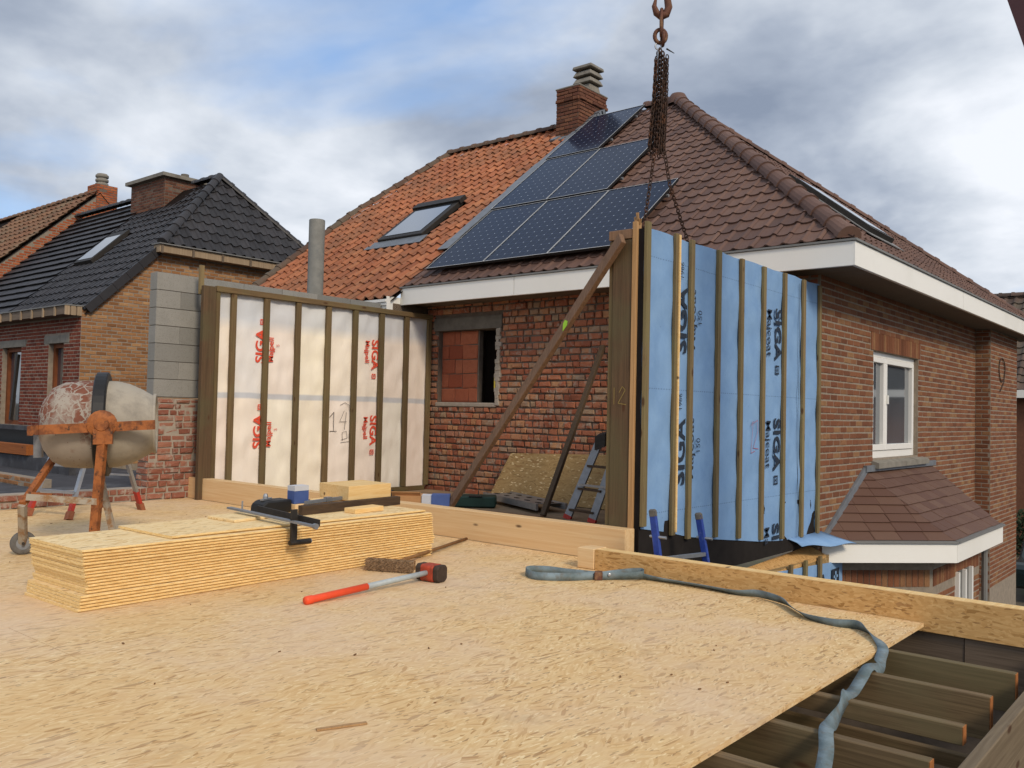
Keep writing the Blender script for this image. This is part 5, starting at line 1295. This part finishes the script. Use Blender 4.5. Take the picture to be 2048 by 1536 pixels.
MB().obox(on(2.25, .435, .085), sdir*.03, swid*.022, (0, 0, .018)).build('slider', 'aluminium', ra)
ck = thing('winch_clamp', on(1.45, .1), 'steel clamp bar with hanging crank handle across the front of the stack', 'clamp')
c0, c1 = V(-5.99, 3.80, QZ+.05), V(-4.80, 3.70, QZ+.035)
MB().bar(c0, c1, .04, .014).build('bar', 'aluminium_dull', ck)
MB().bar(c0+V(.30, .05, .016), c1+V(-.02, .05, .016), .012, .045).build('angle_rail', 'steel_dark', ck)
MB().tube([c1-V(.012, 0, 0), c1+V(.015, 0, 0)], .02, 10).build('end_knob', 'aluminium_dull', ck)
kp = V(-5.09, 3.74, QZ+.03)
MB().bar(kp+V(0, 0, .09), kp-V(0, 0, .155), .05, .016, up=X).build('crank_arm', 'steel_dark', ck)
MB().tube([kp-V(0, .03, .14), kp+V(.0, .14, -.14)], [.018, .02], 10).build('crank_handle', 'steel_dark', ck)
MB().tube([kp+V(0, .142, -.14), kp+V(0, .15, -.14)], .015, 10).build('handle_cap', 'aluminium_dull', ck)
MB().tube([c0+V(.13, .03, 0), c0+V(.13, .03, .06)], .007, 6).build('pin', 'aluminium', ck)

# ================================================================== TOOLS ON THE DECK
sg = thing('sledgehammer', (-4.4, 3.9, 0), 'sledgehammer with orange grip and grey handle lying on the deck', 'sledgehammer')
h0, h1 = V(-4.405, 3.335, .024), V(-4.405, 4.40, .066); hm = h0+(h1-h0)*.46
MB().tube([h0, h0+(h1-h0)*.01, h0+(h1-h0)*.045, h0+(h1-h0)*.055, hm], [.023, .027, .027, .0235, .0225], 12).build('grip', 'sledge_orange', sg, smooth=True)
MB().tube([hm, h1], [.0200, .0185], 12).build('handle', 'sledge_grey', sg, smooth=True)
hd = V(1, .12, 0).normalized(); hs = V(-hd.y, hd.x, 0); hc = V(-4.41, 4.415, .062)
def octo(c, d, s, L, a, ch):
    pts = [(-a+ch, -a), (a-ch, -a), (a, -a+ch), (a, a-ch), (a-ch, a), (-a+ch, a), (-a, a-ch), (-a, -a+ch)]
    return MB().prism([c-d*L/2+s*p+Z*q for p, q in pts], d*L)
octo(hc, hd, hs, .11, .058, .014).build('head', 'sledge_paint', sg, .005)
octo(hc+hd*.078, hd, hs, .045, .0575, .02).build('striking_face', 'sledge_iron', sg, .006)
octo(hc-hd*.078, hd, hs, .045, .0575, .02).build('striking_face', 'sledge_iron', sg, .006)
bm_ = thing('broom', (-4.87, 4.42, 0), 'brown-bristled broom lying against the foot of the board stack', 'broom')
e0, e1 = V(-5.03, 4.34, 0), V(-4.70, 4.50, 0); bd_ = (e1-e0).normalized(); bs = V(-bd_.y, bd_.x, 0)
MB().obox((e0+e1)/2+bs*.075+V(0, 0, .05), (e1-e0)/2, bs*.015, (0, 0, .035)).build('stock', 'broom_wood', bm_, .004)
m = MB()
for i in range(900):
    a = random.random(); z = random.uniform(.004, .088); p = e0+(e1-e0)*a+bs*.062+V(0, 0, z); q = p-bs*random.uniform(.05, .075)+bd_*random.uniform(-.016, .016)+V(0, 0, random.uniform(-.012, .014)); q.z = max(q.z, .002)
    m.bar(p, q, .0032, .0032)
tag(m.build('bristles', 'bristle', bm_), kind='stuff')
MB().obox((e0+e1)/2+bs*.035+V(0, 0, .046), (e1-e0)/2*.985, bs*.03, (0, 0, .038)).build('bristle_core', 'bristle', bm_)
MB().tube([(e0+e1)/2+bs*.08+V(0, 0, .05), V(-5.545, 6.0, .02)], [.014, .0135], 10).build('handle', 'broom_wood', bm_, smooth=True)
# lashing strap
sp_ = thing('lashing_strap', (-3.6, 5.3, 0), 'blue-grey webbing strap with buckle trailing over the deck edge onto the joists', 'strap')
def smooth_path(pts, n=6):
    out = []; k = len(pts)
    for i in range(k-1):
        p0, p1, p2, p3 = pts[max(i-1, 0)], pts[i], pts[i+1], pts[min(i+2, k-1)]
        for j in range(n):
            t = j/n
            out.append(tuple(.5*((2*b)+(-a+c)*t+(2*a-5*b+4*c-d)*t*t+(-a+3*b-3*c+d)*t**3) for a, b, c, d in zip(p0, p1, p2, p3)))
    return out+[pts[-1]]
def ribbon(name, pts, wd=.055):       # pts: x, y, z of centre line, roll (0 flat .. 90 on edge)
    pts = smooth_path([tuple(p) for p in pts]); m = MB(); n = len(pts)
    for i, (x, y, z, r) in enumerate(pts):
        a, b = pts[max(i-1, 0)], pts[min(i+1, n-1)]; d = V(b[0]-a[0], b[1]-a[1], b[2]-a[2]).normalized(); s = d.cross(Z)
        s = V(1, 0, 0) if s.length < .05 else s.normalized(); w2 = (s*math.cos(R(r))+s.cross(d)*math.sin(R(r)))*wd/2; c = V(x, y, z)
        m.v += [tuple(c-w2), tuple(c+w2)]
    m.f = [(2*i, 2*i+1, 2*i+3, 2*i+2) for i in range(n-1)]; m.r = [0.0]*len(m.f); m.mi = [0]*len(m.f)
    o = m.build(name, 'webbing', sp_, smooth=True); md = o.modifiers.new('solid', 'SOLIDIFY'); md.thickness = .004; md.offset = 0
ribbon('loop', [(-3.63, 5.30, .03, 88), (-3.75, 5.11, .03, 86), (-3.92, 4.99, .03, 80), (-4.05, 5.03, .032, 84), (-4.10, 5.13, .034, 92), (-4.00, 5.22, .034, 95), (-3.85, 5.26, .031, 88), (-3.63, 5.33, .03, 86)])
ribbon('loop', [(-3.60, 5.31, .03, 86), (-3.52, 5.40, .03, 80), (-3.43, 5.46, .036, 75), (-3.37, 5.53, .045, 85), (-3.42, 5.59, .05, 95), (-3.52, 5.52, .04, 90), (-3.60, 5.35, .03, 88)])
ribbon('webbing_tail', [(-3.42, 5.54, .03, 70), (-3.24, 5.57, .02, 40), (-2.91, 5.575, .018, 35), (-2.65, 5.54, .02, 45), (-2.50, 5.56, .032, 70), (-2.30, 5.48, .03, 60), (-2.16, 5.33, .022, 35), (-2.03, 5.20, .018, 45), (-1.85, 5.14, .02, 70), (-1.72, 5.16, .028, 75), (-1.62, 5.06, .02, 45), (-1.53, 4.93, .012, 12), (-1.47, 4.80, .006, 5), (-1.44, 4.66, -.015, 10), (-1.40, 4.52, -.02, 60), (-1.425, 4.44, -.004, 10), (-1.42, 4.32, -.03, 5), (-1.385, 4.1, -.035, 5), (-1.36, 3.94, -.008, 50), (-1.335, 3.80, -.03, 80), (-1.31, 3.62, -.04, 40), (-1.27, 3.46, -.012, 8), (-1.21, 3.30, -.03, 4), (-1.15, 3.1, -.05, 2), (-1.10, 2.98, -.016, 4), (-1.03, 2.8, -.03, 4), (-.98, 2.5, -.016, 4)])
MB().obox((-3.615, 5.325, .03), (.022, .02, 0), (-.02, .03, 0), (0, 0, .03)).build('buckle', 'hook_rust', sp_, .006)
MB().lathe((-3.55, 5.365, .04), (.7, -.7, .1), [(0, .012), (.012, .012), (.014, .006), (.014, 0)], 10).build('rivet', 'aluminium', sp_)
# wood shavings and crumbs scattered on the deck
dbr = MB(); rng = random.Random(5)
for i in range(60):
    x, y = rng.uniform(-9.8, -1.7), rng.uniform(1.2, 5.9)
    if x > -4 and y > 5.5: continue
    a = rng.uniform(0, 3.14); l = rng.uniform(.004, .014); wv_ = rng.uniform(.0015, .004)
    dbr.obox((x, y, .004), V(math.cos(a), math.sin(a), 0)*l, V(-math.sin(a), math.cos(a), 0)*wv_, (0, 0, .002))
tag(dbr.build('wood_crumbs', 'broom_wood'), 'small wood chips and crumbs scattered over the deck', 'debris', kind='stuff')
for (x, y, a, l, lab) in ((-2.62, 2.17, 1.15, .12, 'reddish wood splinter on the deck at the bottom centre'),):
    s_ = thing('splinter', (x, y, 0), lab, 'splinter')
    MB().obox((x, y, .005), V(math.cos(a), math.sin(a), 0)*l*.8, V(-math.sin(a), math.cos(a), 0)*.010, (0, 0, .003)).build('wood', 'fresh_batten', s_)
